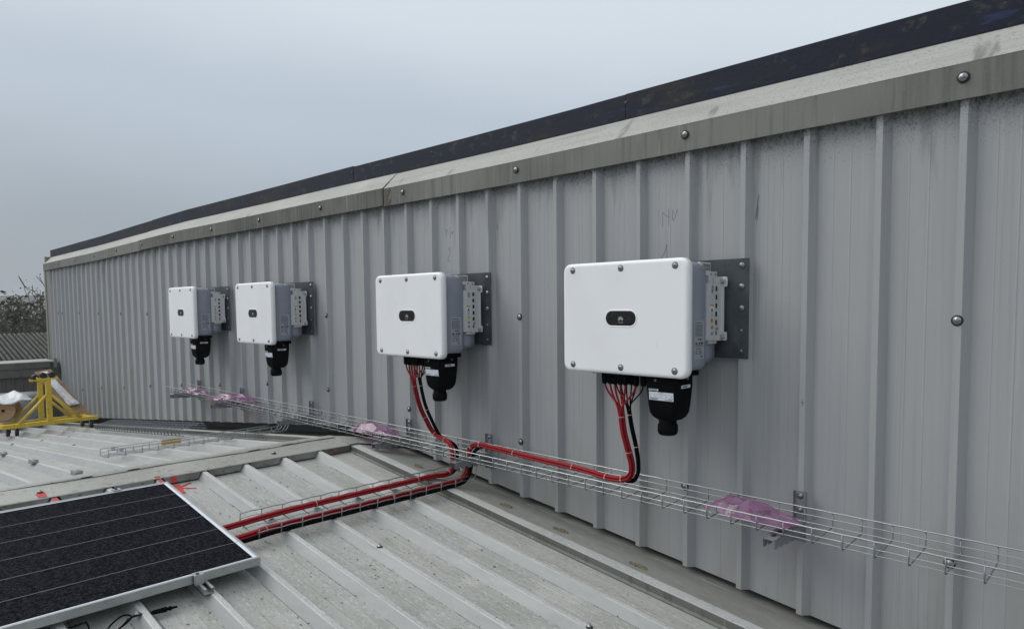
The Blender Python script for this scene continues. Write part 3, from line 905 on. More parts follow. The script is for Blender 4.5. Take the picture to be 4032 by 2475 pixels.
# ------------------------------------------------------------------ inverters
def make_inverter(Xi, zi, label, PR):
    t = thing('solar_inverter', (Xi, 0, zi), label, 'inverter', 'inverters hung on the wall')
    P = lambda x, y, z: (Xi + x, y, zi + z)
    # mounting plate
    mb = MB(); mb.box(Xi - .43, Xi + PR, -.0065, -.0020, zi - .19, zi + .268)
    pl = mb.build('mounting_plate', M['darksteel'], t, bevel=.0008)
    for z, big in ((.236, 1), (.14, 1), (.041, 1), (-.061, 0), (-.155, 0)):
        mb = MB()
        if big: mb.lathe(P(PR - .034, -.0065, z), (0, -1, 0), [(.0135, 0), (.0135, .003), (.0068, .0032), (.0066, .008), (.005, .009), (.003, .0091)], 14)
        else: mb.lathe(P(PR - .034, -.0065, z), (0, -1, 0), [(.007, 0), (.007, .003), (.0045, .0032), (.004, .006)], 10)
        mb.build('plate_screw', M['screw'], pl)
    # cover
    lp = []
    for y, hw, hh, r in ((-.300, .345, .257, .034), (-.3035, .353, .265, .042), (-.326, .353, .265, .042), (-.333, .3512, .2632, .0405), (-.3375, .347, .259, .037), (-.3398, .341, .253, .032), (-.3403, .334, .246, .027)):
        lp.append([P(x, y, z) for x, z in rrect(hw, hh, r)])
    mb = MB(); mb.loft([l[::-1] for l in lp][::1])
    cover = mb.build('front_cover', M['white'], t)
    for bx in (-.2888, 0, .2888):
        for bz in (-.2314, .2314):
            mb = MB()
            mb.lathe(P(bx, -.3402, bz), (0, -1, 0), [(.0125, 0), (.0125, .0018), (.0085, .0022), (.0080, .0058), (.006, .0072), (.003, .0073)], 14)
            b_ = mb.build('cover_bolt', M['screw'], cover)
            mb = MB(); mb.lathe(P(bx, -.34022, bz), (0, -1, 0), [(.0162, 0), (.0158, .0007)], 16)
            mb.build('bolt_recess', M['recess'], b_)
            mb = MB(); mb.lathe(P(bx, -.34745, bz), (0, -1, 0), [(.0028, 0), (.0028, .0006)], 6); mb.build('bolt_socket', M['hole'], b_)
    # logo window with raised rim
    hw, hh = .085, .034
    lo_ = [[P(x, y, z - .0015) for x, z in rrect(hw + e, hh + e, hh + e - .0005, 8)][::-1] for y, e in ((-.3395, .009), (-.3412, .007), (-.3420, .004), (-.3416, .0005), (-.3404, 0))]
    mb = MB(); mb.loft(lo_, True, False, False); mb.build('window_rim', M['white'], cover)
    mb = MB(); mb.loft([[P(x, y, z - .0015) for x, z in rrect(hw, hh, hh - .0005, 8)][::-1] for y in (-.3395, -.3408)], False)
    win = mb.build('logo_window', M['gloss'], cover)
    mb = MB()
    for ang, ln, r0 in ((13, .0195, .0035), (38, .0185, .0042), (64, .0165, .0052), (92, .0125, .0062)):
        for sg in (-1, 1):
            a_ = math.radians(ang) * sg
            d = (math.sin(a_), math.cos(a_)); q = (d[1], -d[0])
            pts = []
            for k in range(10):
                th = 2 * math.pi * k / 10
                l_ = r0 + (ln - r0) * (1 - math.cos(th)) / 2
                wv = math.sin(th) * (.0012 + .0018 * (l_ - r0) / (ln - r0))
                pts.append(P(d[0] * l_ + q[0] * wv, -.34095, -.0105 + d[1] * l_ + q[1] * wv))
            mb.prism(pts, (0, -.0002, 0))
    tm = text_part('logo_text', 'HUAWEI', .0075, lambda u, v: P(u, -.3411, -.0215 + v), M['emblem'], win)
    mb.add(tm.v, tm.f)
    mb.build('emblem', M['emblem'], win)
    # body
    lp = [[P(x, y, .0075 + z) for x, z in rrect(hw_, hh_, r)][::-1] for y, hw_, hh_, r in ((-.302, .338, .2425, .03), (-.175, .338, .2425, .03), (-.160, .336, .2405, .032), (-.149, .330, .2345, .034), (-.143, .318, .224, .034))]
    mb = MB(); mb.loft(lp[::-1])
    body = mb.build('body', M['body'], t)
    lp = [[P(x, y, z) for x, z in rrect(hw_, hh_, r)] for y, hw_, hh_, r in ((-.050, .31, .20, .03), (-.055, .325, .212, .038), (-.15, .325, .212, .038))]
    mb = MB(); mb.loft(lp)
    mb.build('heat_sink_box', M['body'], t)
    # fan vent box
    mb = MB(); mb.box(Xi + .19, Xi + .334, -.205, -.112, zi + .190, zi + .2485)
    vb = mb.build('fan_box', M['bracket'], t, bevel=.002)
    mb = MB()
    for i in range(6):
        for j in range(5):
            y0 = -.182 + i * .0105 + (.005 if j % 2 else 0); z0 = .2125 + j * .0062
            mb.box(Xi + .3335, Xi + .3346, y0, y0 + .0072, zi + z0, zi + z0 + .0042)
    mb.build('fan_grille', M['hole'], vb)
    # side plate and the two brackets
    mb = MB(); mb.box(Xi + .322, Xi + .3375, -.132, -.060, zi - .12, zi + .209); sp = mb.build('side_plate', M['bracket'], t, bevel=.001)
    for y0, z0 in ((-.118, .197), (-.078, .197), (-.082, .12), (-.082, -.05)):
        mb = MB(); mb.lathe(P(.3375, y0, z0), (1, 0, 0), [(.0055, 0), (.0045, .003), (.002, .0034)], 8); mb.build('plate_screw', M['screw'], sp)
    mb = MB(); mb.box(Xi + .341, Xi + .3455, -.157, -.094, zi - .103, zi + .156); mb.box(Xi + .322, Xi + .3412, -.157, -.1545, zi - .103, zi + .156)
    b1 = mb.build('handle_bracket', M['bracket'], t, bevel=.0008)
    XF = .3457
    def sq(y0, y1, z0, z1, m, nm, par_, x=XF, th=.0006):
        mb = MB(); mb.box(Xi + x, Xi + x + th, y0, y1, zi + z0, zi + z1); return mb.build(nm, m, par_)
    mb = MB(); mb.prism([P(XF, -.1165 + y, .1285 + z) for y, z in rrect(.009, .018, .0085, 4)], (.0004, 0, 0)); mb.build('oval_slot', M['steel'], b1)
    sq(-.136, -.105, .0515, .060, M['amber'], 'warning_header', b1)
    lb = sq(-.136, -.105, .001, .051, M['label'], 'warning_label', b1)
    mb = MB(); mb.prism([P(XF + .0007, -.131, .029), P(XF + .0007, -.110, .029), P(XF + .0007, -.1205, .047)], (.0002, 0, 0))
    for z0 in (.023, .018, .013, .008, .004): mb.box(Xi + XF + .0007, Xi + XF + .001, -.133, -.110, zi + z0, zi + z0 + .0018)
    mb.build('warning_print', M['print'], lb)
    sq(-.130, -.112, -.022, -.0045, M['orange'] if PR > .45 else M['yellowdot'], 'round_sticker', b1)
    for z0 in (-.044, -.071):
        mb = MB(); mb.lathe(P(XF, -.121, z0), (1, 0, 0), [(.0075, 0), (.0070, .003), (.003, .0045)], 10); mb.build('bracket_screw', M['screw'], b1)
    mb = MB(); mb.box(Xi + .3405, Xi + .3445, -.098, -.0285, zi - .107, zi + .187)
    b2 = mb.build('wall_bracket', M['bracket'], t)
    mb = MB()
    fl = [(.327, -.107), (.366, -.107), (.371, -.103), (.371, -.071), (.367, -.067), (.356, -.067), (.356, .141), (.367, .141), (.372, .146), (.372, .181), (.366, .187), (.327, .187)]
    mb.prism([P(x, -.0285, z) for x, z in fl], (0, .004, 0))
    mb.build('bracket_flange', M['bracket'], b2)
    for i in range(5):
        z0 = .142 - i * .0385
        mb = MB(); mb.box(Xi + .3443, Xi + .3449, -.086, -.070, zi + z0 - .022, zi + z0); mb.build('bracket_slot', M['hole'], b2)
    mb = MB(); mb.box(Xi + .3443, Xi + .3449, -.084, -.073, zi - .080, zi - .062); mb.build('bracket_slot', M['hole'], b2)
    mb = MB(); mb.lathe(P(.3445, -.077, -.050), (1, 0, 0), [(.008, 0), (.008, .002), (.006, .0025), (.005, .008)], 10); mb.build('bracket_bolt', M['screw'], b2)
    for z0 in (.168, -.090):
        mb = MB(); mb.lathe(P(.351, -.0285, z0), (0, -1, 0), [(.0135, 0), (.0135, .0025), (.0115, .003), (.0115, .013), (.010, .0145)], 6, False); mb.build('bracket_bolt', M['steel'], b2)
    # rating label on the body side
    mb = MB(); mb.box(Xi + .338, Xi + .3386, -.258, -.176, zi - .183, zi - .010)
    rl = mb.build('rating_label', M['label_grey'], body)
    mb = MB()
    rnd = random.Random(int(Xi * 1000))
    def pr_(y0, y1, z0, z1): mb.box(Xi + .3386, Xi + .3389, y0, y1, zi + z0, zi + z1)
    pr_(-.25, -.244, -.024, -.017); pr_(-.24, -.195, -.022, -.0185)
    for r_ in range(10):
        z0 = -.032 - r_ * .0056
        y = -.252
        while y < -.192:
            ln = rnd.uniform(.005, .018)
            pr_(y, min(y + ln, -.187), z0, z0 + .0027); y += ln + .003
    for y0 in (-.228, -.218, -.208, -.198): pr_(y0, y0 + .007, -.099, -.090)
    for y0, wd in ((-.250, .016), (-.222, .012), (-.205, .02)): pr_(y0, y0 + wd, -.118, -.107)
    for z0 in (-.122, -.127): pr_(-.252, -.19, z0, z0 + .0018)
    pr_(-.245, -.195, -.138, -.1345)
    for z0 in (-.147, -.154, -.161): pr_(-.250, -.232, z0, z0 + .003); pr_(-.222, -.195, z0, z0 + .003)
    pr_(-.205, -.19, -.175, -.168)
    mb.build('rating_print', M['print'], rl)
    # AC terminal box
    cxb, cyb = .190, -.222
    lp = []
    for z, a_, b_, r in ((-.225, .083, .079, .022), (-.31, .083, .079, .022), (-.40, .077, .073, .024), (-.435, .073, .069, .026), (-.455, .064, .060, .028), (-.468, .050, .047, .028)):
        lp.append([P(cxb + x, cyb + y, z) for x, y in rrect(a_, b_, r)])
    mb = MB(); mb.loft(lp[::-1])
    ab = mb.build('cable_box', M['black'], t)
    mb = MB(); mb.loft([[P(cxb - .01 + x, cyb + y, z) for x, y in rrect(.118, .084, .012)] for z in (-.262, -.238)]); mb.build('box_flange', M['black'], ab)
    for x_, y_ in ((-.03, -.306), (.1, -.306)):
        mb = MB(); mb.lathe(P(cxb + x_ * .5 - .01, cyb - .079, -.283), (0, -1, 0), [(.0062, 0), (.0058, .003), (.003, .0038)], 10); mb.build('box_screw', M['screw'], ab); break
    mb = MB(); mb.lathe(P(cxb + .083, cyb + .02, -.275), (1, 0, 0), [(.006, 0), (.0055, .003), (.003, .0036)], 10); mb.build('box_screw', M['screw'], ab)
    mb = MB(); mb.lathe(P(cxb, -.235, -.466), (0, 0, -1), [(.041, 0), (.041, .022), (.046, .025), (.047, .055), (.043, .067), (.036, .073), (.02, .074)], 18)
    mb.build('cable_gland', M['black'], ab)
    yl = cyb - .0796
    mb = MB(); mb.add([P(x, yl - .0002 - .06 * 0, z) for x, z in ((.128, -.375), (.258, -.375), (.258, -.337), (.128, -.337))], [(0, 1, 2, 3)])
    # the label follows the slightly tapered face
    def yf(z): return (cyb - .079 + (.006 * max(0, (-.31 - z)) / .09)) - .0008
    mb = MB(); mb.add([P(.130, yf(-.374), -.374), P(.258, yf(-.374), -.374), P(.258, yf(-.336), -.336), P(.130, yf(-.336), -.336)], [(0, 1, 2, 3)])
    al = mb.build('terminal_label', M['label'], ab, solid=.0004)
    mb = MB()
    for z0 in (-.3475, -.3625):
        mb.add([P(.131, yf(z0) - .0006, z0), P(.257, yf(z0) - .0006, z0), P(.257, yf(z0) - .0006, z0 + .0007), P(.131, yf(z0) - .0006, z0 + .0007)], [(0, 1, 2, 3)])
    for bt, x_, z_, sz in (('AC OUTPUT', .194, -.3385, .0052), ('Tighten', .194, -.3438, .0045), ('L1', .139, -.3555, .0075), ('L2', .166, -.3555, .0075), ('L3', .193, -.3555, .0075), ('N', .221, -.3555, .0075), ('PE', .248, -.3555, .0075)):
        tm = text_part('t', bt, sz, lambda u, v: P(x_ + u, yf(z_ + v) - .0006, z_ + v), None, None); mb.add(tm.v, tm.f)
    for x0, x1, z0 in ((.134, .180, -.3668), (.134, .176, -.3712), (.232, .254, -.3668), (.214, .254, -.3712)):
        mb.add([P(x0, yf(z0) - .0006, z0), P(x1, yf(z0) - .0006, z0), P(x1, yf(z0) - .0006, z0 + .0022), P(x0, yf(z0) - .0006, z0 + .0022)], [(0, 1, 2, 3)])
    mb.build('terminal_print', M['print'], al)
    mb = MB(); mb.box(Xi + .130, Xi + .180, yf(-.33) - .0006, yf(-.33), zi - .331, zi - .323); sl = mb.build('serial_strip', M['label'], ab)
    mb = MB(); mb.box(Xi + .134, Xi + .174, yf(-.33) - .0009, yf(-.33) - .0006, zi - .329, zi - .3255); mb.build('serial_print', M['print'], sl)
    mb = MB(); mb.box(Xi + cxb + .0825, Xi + cxb + .0834, -.257, -.180, zi - .318, zi - .304); sl = mb.build('serial_strip', M['label'], ab)
    mb = MB(); mb.box(Xi + cxb + .0834, Xi + cxb + .0837, -.243, -.205, zi - .314, zi - .308); mb.build('serial_print', M['print'], sl)
    # sealing hook under the cover
    mb = MB(); mb.tube([P(-.20 + .012 * math.cos(a_ * .5), -.29, -.262 - .011 * math.sin(a_ * .5)) for a_ in range(0, 7)], .0018, 5); mb.build('seal_loop', M['black'], t)
    return t
INV = [(-6.8673, 7.9499, .425), (-5.1615, 7.9455, .443), (-2.9297, 7.9356, .430), (-1.2653, 7.9320, .466)]
LB = ['white wall inverter with no cables, farthest away and nearest the yellow trolley',
      'white wall inverter with no cables, second farthest, beside the farthest one',
      'white wall inverter whose red and black cables drop to the tray junction',
      'largest looking, nearest white wall inverter with cables hanging to the wall tray']
for (X, z, pr_), lb in zip(INV, LB):
    make_inverter(X, z, lb, pr_)

# ------------------------------------------------------------------ wire cable trays
def wire_tray(name, label, origin, ex, ey, ez, length, width, height, pitch, phase, m=M['wire'], cat='cable tray', extra=None, wr=.0025, bow=.0, skip_rim=()):
    """ex along, ey across, ez up; origin at the bottom of one side"""
    o = Vector(origin); ex, ey, ez = Vector(ex).normalized(), Vector(ey).normalized(), Vector(ez).normalized()
    t = thing(name, o, label, cat)
    W = lambda a_, b_, c_: o + ex * a_ + ey * b_ + ez * c_
    n = int((length - phase) / pitch) + 1
    def lw(b_, c_, r, nm, lo=0.0, hi=length):
        pts = []
        k_ = lo
        pos = sorted(set([lo, hi] + [phase + i * pitch for i in range(n)] + [phase + (i + .5) * pitch for i in range(n)]))
        for q in pos:
            if lo <= q <= hi:
                fr = ((q - phase) / pitch) % 1.0
                pts.append(W(q, b_, c_ + bow * math.sin(fr * math.pi) ** 2))
        mb = MB(); mb.tube(pts, r, 6); return mb.build(nm, m, t)
    for b_ in (0, width):
        lw(b_, height, wr * 1.35, 'rim_wire')
        lw(b_, height * .52, wr * .85, 'side_wire')
    for b_ in (.012, width / 3, width * 2 / 3, width - .012):
        lw(b_, 0.0045, wr * .85, 'floor_wire')
    first = None
    for i in range(n):
        q = phase + i * pitch
        c = .010
        d = wr * 2
        loc = [(0, -d * .9, height), (0, -d * .9, c), (0, -d * .9 + .004, .002), (0, c, 0), (0, width - c, 0), (0, width + d * .9 - .004, .002), (0, width + d * .9, c), (0, width + d * .9, height)]
        if first is None:
            mb = MB(); mb.tube([W(q + a_, b_, c_) for a_, b_, c_ in loc], wr * 1.15, 6)
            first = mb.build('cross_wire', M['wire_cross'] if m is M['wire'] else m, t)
            q0 = q
        else:
            ob = first.copy(); COL.objects.link(ob); ob.location = first.location + ex * (q - q0)
    return t, W

# tray on the wall: level, slightly tipped forward
WT, WTf = wire_tray('wall_cable_tray', 'long wire mesh cable tray running level along the wall on brackets', (-7.598, -.060, 7.066), (1, 0, 0), (0, -.21, -.0130), (0, -.0618, .998), 9.2, .2104, .062, .1134, .056, wr=.0025, bow=.0012)
def clamp_pair(t, W, a_, width, height, m=M['steel']):
    for b_ in (0, width):
        mb = MB()
        p = W(a_, b_, height * .93); q = W(a_, b_, height * .55)
        e_ = (W(a_ + 1, b_, 0) - W(a_, b_, 0)); f_ = (W(a_, b_ + 1, 0) - W(a_, b_, 0))
        c = (p + q) / 2
        mb.beam(c - f_ * .005, c + f_ * .005, .026, abs(height * .42), e_.cross(f_))
        cl = mb.build('splice_clamp', m, t)
        mb = MB(); mb.lathe(c - f_ * .005, -f_, [(.0065, 0), (.0065, .005), (.003, .0055), (.003, .012)], 8); mb.build('clamp_bolt', M['screw'], cl)
clamp_pair(WT, WTf, 6.43 + .35, .2104, .062)
clamp_pair(WT, WTf, 3.06, .2104, .062)

# cantilever brackets under the wall tray
BK = [(2, 'galvanised tray bracket on the wall under the nearest pink bag'), (9, 'galvanised tray bracket on the wall above the red cable bend'),
      (12, 'galvanised tray bracket on the wall beside the third pink bag from the far end'), (17, 'galvanised tray bracket on the wall above the loose tray end'),
      (22, 'galvanised tray bracket on the wall below the second farthest inverter'), (26, 'galvanised tray bracket on the wall below the farthest inverter')]
def make_bracket(X):
    t = thing('tray_bracket', (X, 0, 7.06))
    mb = MB()
    mb.box(X - .027, X + .027, -.0045, -.0015, 6.956, 7.178)
    mb.box(X - .027, X - .0245, -.016, -.0045, 6.956, 7.178); mb.box(X + .0245, X + .027, -.016, -.0045, 6.956, 7.178)
    pl = mb.build('back_plate', M['brk'], t)
    for z in (7.157, 7.095):
        mb = MB(); mb.lathe((X, -.0045, z), (0, -1, 0), [(.0125, 0), (.0125, .0025), (.0066, .003), (.0062, .0085), (.004, .0095)], 12); mb.build('plate_screw', M['screw'], pl)
    # arm: top flange and two webs with a stepped lower edge
    def za(y): return 7.0595 + (y + .06) * .062
    mb = MB()
    mb.hexa([(X - .025, -.315, za(-.315) - .003), (X + .025, -.315, za(-.315) - .003), (X + .025, -.0165, za(-.0165) - .003), (X - .025, -.0165, za(-.0165) - .003)],
            [(X - .025, -.315, za(-.315)), (X + .025, -.315, za(-.315)), (X + .025, -.0165, za(-.0165)), (X - .025, -.0165, za(-.0165))])
    for s in (-1, 1):
        xw = X + s * .0238
        pts = [(-.0165, -.0035), (-.315, -.0035)]
        y = -.315; dep = .038
        while y < -.06:
            pts += [(y, -dep), (y + .034, -dep - .004), (y + .036, -dep + .007)]
            y += .052
            dep += .006
            pts += [(y - .004, -dep + .010)]
        pts += [(-.0165, -.085)]
        poly = [(xw - .0011, yy, za(yy) + dz) for yy, dz in pts]
        mb.prism(poly, (.0022, 0, 0))
    mb.build('arm', M['brk'], t)
    for y in (-.28, -.23, -.18, -.13):
        mb = MB(); mb.box(X - .008, X + .008, y, y + .03, za(y) + .0006, za(y) + .0026)
        mb.build('arm_slot', M['hole'], t)
    return t
proto = None
for kk, lb in BK:
    X = -kk * PITCH + .012
    if proto is None:
        proto = o = make_bracket(X)
    else:
        o = copy_tree(proto); o.location = (X, 0, 7.06)
    tag(o, lb, 'bracket', 'brackets under the wall tray')

# cross tray on the near roof, carrying the cables
def roofdir(s): return Vector((1, 0, s)).normalized()
exn = Vector((1, 0, -.11585)).normalized(); ezn = Vector((.11585, 0, 1)).normalized()
exf = Vector((1, 0, .1015)).normalized(); ezf = Vector((-.1015, 0, 1)).normalized()
CT2, CTf = wire_tray('roof_cable_tray', 'wire mesh cable tray crossing the near roof with red cables in it', (-2.705, -1.556, zn(-2.705) + .046), (0, 1, 0), exn, ezn, 1.335, .208, .054, .1115, .004, wr=.0025, bow=.0035)
for b_ in (.012, .07, .14, .196):
    mb = MB(); mb.tube(catmull([CTf(1.335, b_, .0045), CTf(1.38, b_, .010), CTf(1.405, b_, .045), CTf(1.412, b_, .10), CTf(1.41, b_, .155)], 4), .0022, 6); mb.build('floor_wire', M['wire'], CT2)
CT3, CTg = wire_tray('roof_cable_tray', 'empty wire mesh cable tray with a yellow tag on the far roof slope', (-5.115, -1.567, zf(-5.115) + .046), (0, 1, 0), exf, ezf, 1.32, .205, .054, .1125, .004, wr=.0025, bow=.002)
clamp_pair(CT3, CTg, .09, .205, .054)
mb = MB()
e0, e1 = CTg(.43, -.003, .028), CTg(.58, -.003, .051)
mb.hexa([CTg(.43, -.004, .016), CTg(.58, -.004, .016), CTg(.58, -.0015, .016), CTg(.43, -.0015, .016)], [CTg(.43, -.004, .055), CTg(.58, -.004, .055), CTg(.58, -.0015, .055), CTg(.43, -.0015, .055)])
M['tagyellow'] = mat('yellow_tag', (0.55, 0.33, 0.025), 0.5)
mb.build('yellow_tag', M['tagyellow'], CT3)
for b_ in (.012, .07, .14, .193):
    mb = MB(); mb.tube(catmull([CTg(1.32, b_, .0045), CTg(1.37, b_, .008), CTg(1.405, b_, .045), CTg(1.42, b_, .10), CTg(1.42, b_, .14)], 4), .0022, 6); mb.build('floor_wire', M['wire'], CT3)
# upside-down tray lying along the wall on the far slope
u = Vector((0, .97, .22)).normalized(); nrm = exf.cross(u).normalized()
FT, FTf = wire_tray('upturned_cable_tray', 'upside down wire mesh cable tray lying on the far slope along the wall', (-8.85, -.705, zf(-8.85) + .102), exf, u, -nrm, 2.95, .215, .054, .098, .02, m=M['wire_dull'], wr=.0034)

# ------------------------------------------------------------------ cables
def bundle(name, label, starts, path, m, ties, r=.0036, R=.0078, plugs=True, group=None, off=0):
    P = catmull(path, 7)
    F = frames(P)
    o = P[0]
    t = thing(name, o, label, 'cable', group)
    offs = [(0, 0)] + [(R * math.cos(2 * math.pi * k / 5 + .3), R * math.sin(2 * math.pi * k / 5 + .3)) for k in range(5)]
    for i, s in enumerate(starts):
        ou, ob = offs[i % 6]
        strand = [p + f[1] * ou + f[2] * ob for p, f in zip(P, F)]
        s = Vector(s)
        e_ = strand[0]
        d = (strand[1] - strand[0]).normalized()
        pre = []
        for k in range(9):
            q = k / 9
            b0, b1, b2, b3 = s, s + Vector((0, 0, -.055)), e_ - d * .06, e_
            pre.append(b0 * (1 - q) ** 3 + b1 * 3 * q * (1 - q) ** 2 + b2 * 3 * q * q * (1 - q) + b3 * q ** 3)
        mb = MB(); mb.tube(pre + strand, r, 6)
        c_ = mb.build('cable', m, t)
        if plugs:
            mb = MB()
            mb.loft([[(s.x + x, s.y + y, s.z + z) for x, y in rrect(a_, b_, .004, 2)] for z, a_, b_ in ((-.008, .008, .008), (.0, .012, .011), (.012, .0125, .012), (.060, .0125, .013))])
            mb.build('plug', M['black'], c_)
    for q in ties:
        i = min(int(q * (len(P) - 1)), len(P) - 2)
        p, f = P[i], F[i]
        mb = MB()
        rr = R + r + .0012
        pts = [p + f[1] * rr * math.cos(2 * math.pi * k / 16) + f[2] * rr * math.sin(2 * math.pi * k / 16) for k in range(17)]
        for a_, b_ in zip(pts[:-1], pts[1:]):
            mb.beam(a_, b_, .0036, .0011, ((a_ + b_) / 2 - p))
        hd = p + f[1] * rr * .8 - f[2] * rr * .6
        mb.beam(hd - f[0] * .004, hd + f[0] * .003, .005, .0045, f[1])
        mb.build('cable_tie', M['tie'], t)
    return t
YC = -.24
zpan = lambda Y, X, h: zn(X) + h
red4s = [(-1.433, YC, 7.612), (-1.400, YC, 7.612), (-1.372, YC, 7.612), (-1.339, YC, 7.612), (-1.309, YC, 7.612), (-1.247, YC, 7.612)]
blk4s = [(-1.386, YC + .03, 7.612), (-1.356, YC + .03, 7.612), (-1.325, YC + .03, 7.612), (-1.295, YC + .03, 7.612), (-1.268, YC + .03, 7.612), (-1.213, YC + .01, 7.612)]
p4 = [(-1.332, -.24, 7.461), (-1.324, -.232, 7.374), (-1.312, -.212, 7.285), (-1.305, -.19, 7.205), (-1.318, -.178, 7.155), (-1.360, -.17, 7.123), (-1.434, -.165, 7.109), (-1.513, -.16, 7.110), (-1.678, -.15, 7.118), (-2.022, -.14, 7.122), (-2.363, -.13, 7.130), (-2.482, -.13, 7.132), (-2.548, -.134, 7.117), (-2.567, -.15, 7.075), (-2.552, -.175, 7.0), (-2.540, -.20, 6.955),
      (-2.535, -.25, 6.930), (-2.53, -.34, zn(-2.53) + .071), (-2.53, -.60, zn(-2.53) + .070), (-2.53, -1.0, zn(-2.53) + .070), (-2.53, -1.4, zn(-2.53) + .069), (-2.528, -1.62, zn(-2.53) + .056), (-2.52, -1.95, zn(-2.52) + .045)]
bundle('cable_bundle', 'red cable bundle of the nearest inverter turning along the wall tray', red4s, p4, M['red'], (.01, .1, .245, .31, .375, .43, .5, .56, .74, .84, .93), group='inverter cables', R=.0118, r=.0053)
b4 = [(-1.289, -.235, 7.473), (-1.281, -.226, 7.40), (-1.272, -.208, 7.317), (-1.270, -.188, 7.23), (-1.280, -.176, 7.165), (-1.322, -.163, 7.118), (-1.42, -.140, 7.103), (-1.513, -.134, 7.103), (-1.678, -.126, 7.110), (-2.022, -.116, 7.112), (-2.363, -.106, 7.120), (-2.470, -.106, 7.120), (-2.527, -.122, 7.095), (-2.540, -.138, 7.06), (-2.527, -.165, 7.0), (-2.515, -.20, 6.94),
      (-2.508, -.26, 6.912), (-2.507, -.34, zn(-2.507) + .055), (-2.507, -.60, zn(-2.507) + .053), (-2.507, -1.0, zn(-2.507) + .053), (-2.507, -1.4, zn(-2.507) + .053), (-2.505, -1.62, zn(-2.505) + .046), (-2.5, -1.95, zn(-2.5) + .040)]
bundle('cable_bundle', 'black cable bundle of the nearest inverter tucked behind its red one', blk4s, b4, M['black'], (.01, .1), group='inverter cables')
sx3 = -2.9297 + 1.2653
red3s = [(x + sx3 + .012, YC, 7.615) for x, _, _ in red4s]
blk3s = [(x + sx3 + .012, y, 7.615) for x, y, _ in blk4s]
X3 = -2.668
p3 = [(-2.998, -.24, 7.477), (-2.993, -.23, 7.421), (-2.990, -.20, 7.319), (-2.966, -.17, 7.233), (-2.948, -.145, 7.172), (-2.901, -.135, 7.138), (-2.80, -.14, 7.118), (-2.732, -.16, 7.097), (-2.690, -.18, 7.054), (-2.676, -.195, 6.99), (X3, -.215, 6.955), (X3, -.26, 6.937), (X3, -.36, zn(X3) + .074), (X3, -.60, zn(X3) + .074), (X3, -1.0, zn(X3) + .074), (X3, -1.35, zn(X3) + .072), (X3, -1.62, zn(X3) + .060), (X3, -1.95, zn(X3) + .046)]
bundle('cable_bundle', 'red cable bundle of the second nearest inverter dropping onto the roof tray', red3s, p3, M['red'], (.01, .16, .28, .35, .51, .62, .74, .85), group='inverter cables', R=.0108, r=.0049)
b3 = [(-2.934, -.238, 7.488), (-2.926, -.228, 7.415), (-2.930, -.198, 7.328), (-2.912, -.168, 7.243), (-2.890, -.14, 7.165), (-2.862, -.12, 7.125), (-2.775, -.118, 7.106), (-2.705, -.135, 7.085), (-2.668, -.158, 7.045), (-2.656, -.175, 6.98), (-2.668, -.198, 6.942), (-2.690, -.25, 6.924), (-2.694, -.36, zn(-2.694) + .062), (-2.694, -.60, zn(-2.694) + .062), (-2.694, -1.0, zn(-2.694) + .062), (-2.694, -1.35, zn(-2.694) + .062), (-2.694, -1.62, zn(-2.694) + .05), (-2.694, -1.95, zn(-2.694) + .042)]
bundle('cable_bundle', 'black cable bundle of the second nearest inverter beside its red one', blk3s, b3, M['black'], (.01, .13), group='inverter cables')

# ------------------------------------------------------------------ pink bags of fittings in the tray
def bag(label, cx_, cy_, z0, lx, ly, h, rot, seed):
    t = thing('pink_bag', (cx_, cy_, z0), label, 'bag', 'pink bags of fittings in the tray')
    rnd = random.Random(seed)
    c_, s_ = math.cos(rot), math.sin(rot)
    NA, NB = 9, 6
    top, bot = [], []
    for i in range(NA + 1):
        rt_, rb_ = [], []
        for j in range(NB + 1):
            a_, b_ = i / NA * 2 - 1, j / NB * 2 - 1
            inner = 0 < i < NA and 0 < j < NB
            if inner:
                a_ += rnd.uniform(-.09, .09); b_ += rnd.uniform(-.14, .14)
            ed = max(0, (1 - abs(a_) ** 1.7)) * max(0, (1 - abs(b_) ** 2.2))
            n1 = mnoise.noise((a_ * 1.7 + seed, b_ * 1.7, seed))
            hh = h * ed ** .7 * (.85 + .5 * n1 + rnd.uniform(-.22, .28)) + (rnd.uniform(0, .007) if not inner else 0)
            x = a_ * lx / 2 * (1 + .06 * n1) + (rnd.uniform(-.012, .012) if not inner else 0)
            y = b_ * ly / 2 * (1 - .35 * abs(a_) ** 3) + (rnd.uniform(-.008, .008) if not inner else 0)
            rt_.append((cx_ + x * c_ - y * s_, cy_ + x * s_ + y * c_, z0 + .006 + max(hh, 0)))
            rb_.append((cx_ + x * c_ - y * s_, cy_ + x * s_ + y * c_, z0 + .003 + (0 if inner else max(hh, 0))))
        top.append(rt_); bot.append(rb_)
    mb = MB()
    def tri(g_, flip):
        for i in range(NA):
            for j in range(NB):
                q = [g_[i][j], g_[i + 1][j], g_[i + 1][j + 1], g_[i][j + 1]]
                if flip: q = q[::-1]
                if rnd.random() < .5: mb.add(q, [(0, 1, 2), (0, 2, 3)])
                else: mb.add(q, [(0, 1, 3), (1, 2, 3)])
    tri(top, False); tri(bot, True)
    mb.build('film', M['bag'], t)
    for k in range(6):
        x, y = rnd.uniform(-.32, .32) * lx, rnd.uniform(-.25, .25) * ly
        mb = MB()
        q = (cx_ + x * c_ - y * s_, cy_ + x * s_ + y * c_, z0 + .008)
        a_ = rnd.random() * 3
        mb.beam((q[0] - .03 * math.cos(a_), q[1] - .03 * math.sin(a_), q[2] + .008), (q[0] + .03 * math.cos(a_), q[1] + .03 * math.sin(a_), q[2] + .012), .024, .014)
        mb.build('steel_fitting', M['darksteel'], t)
    return t
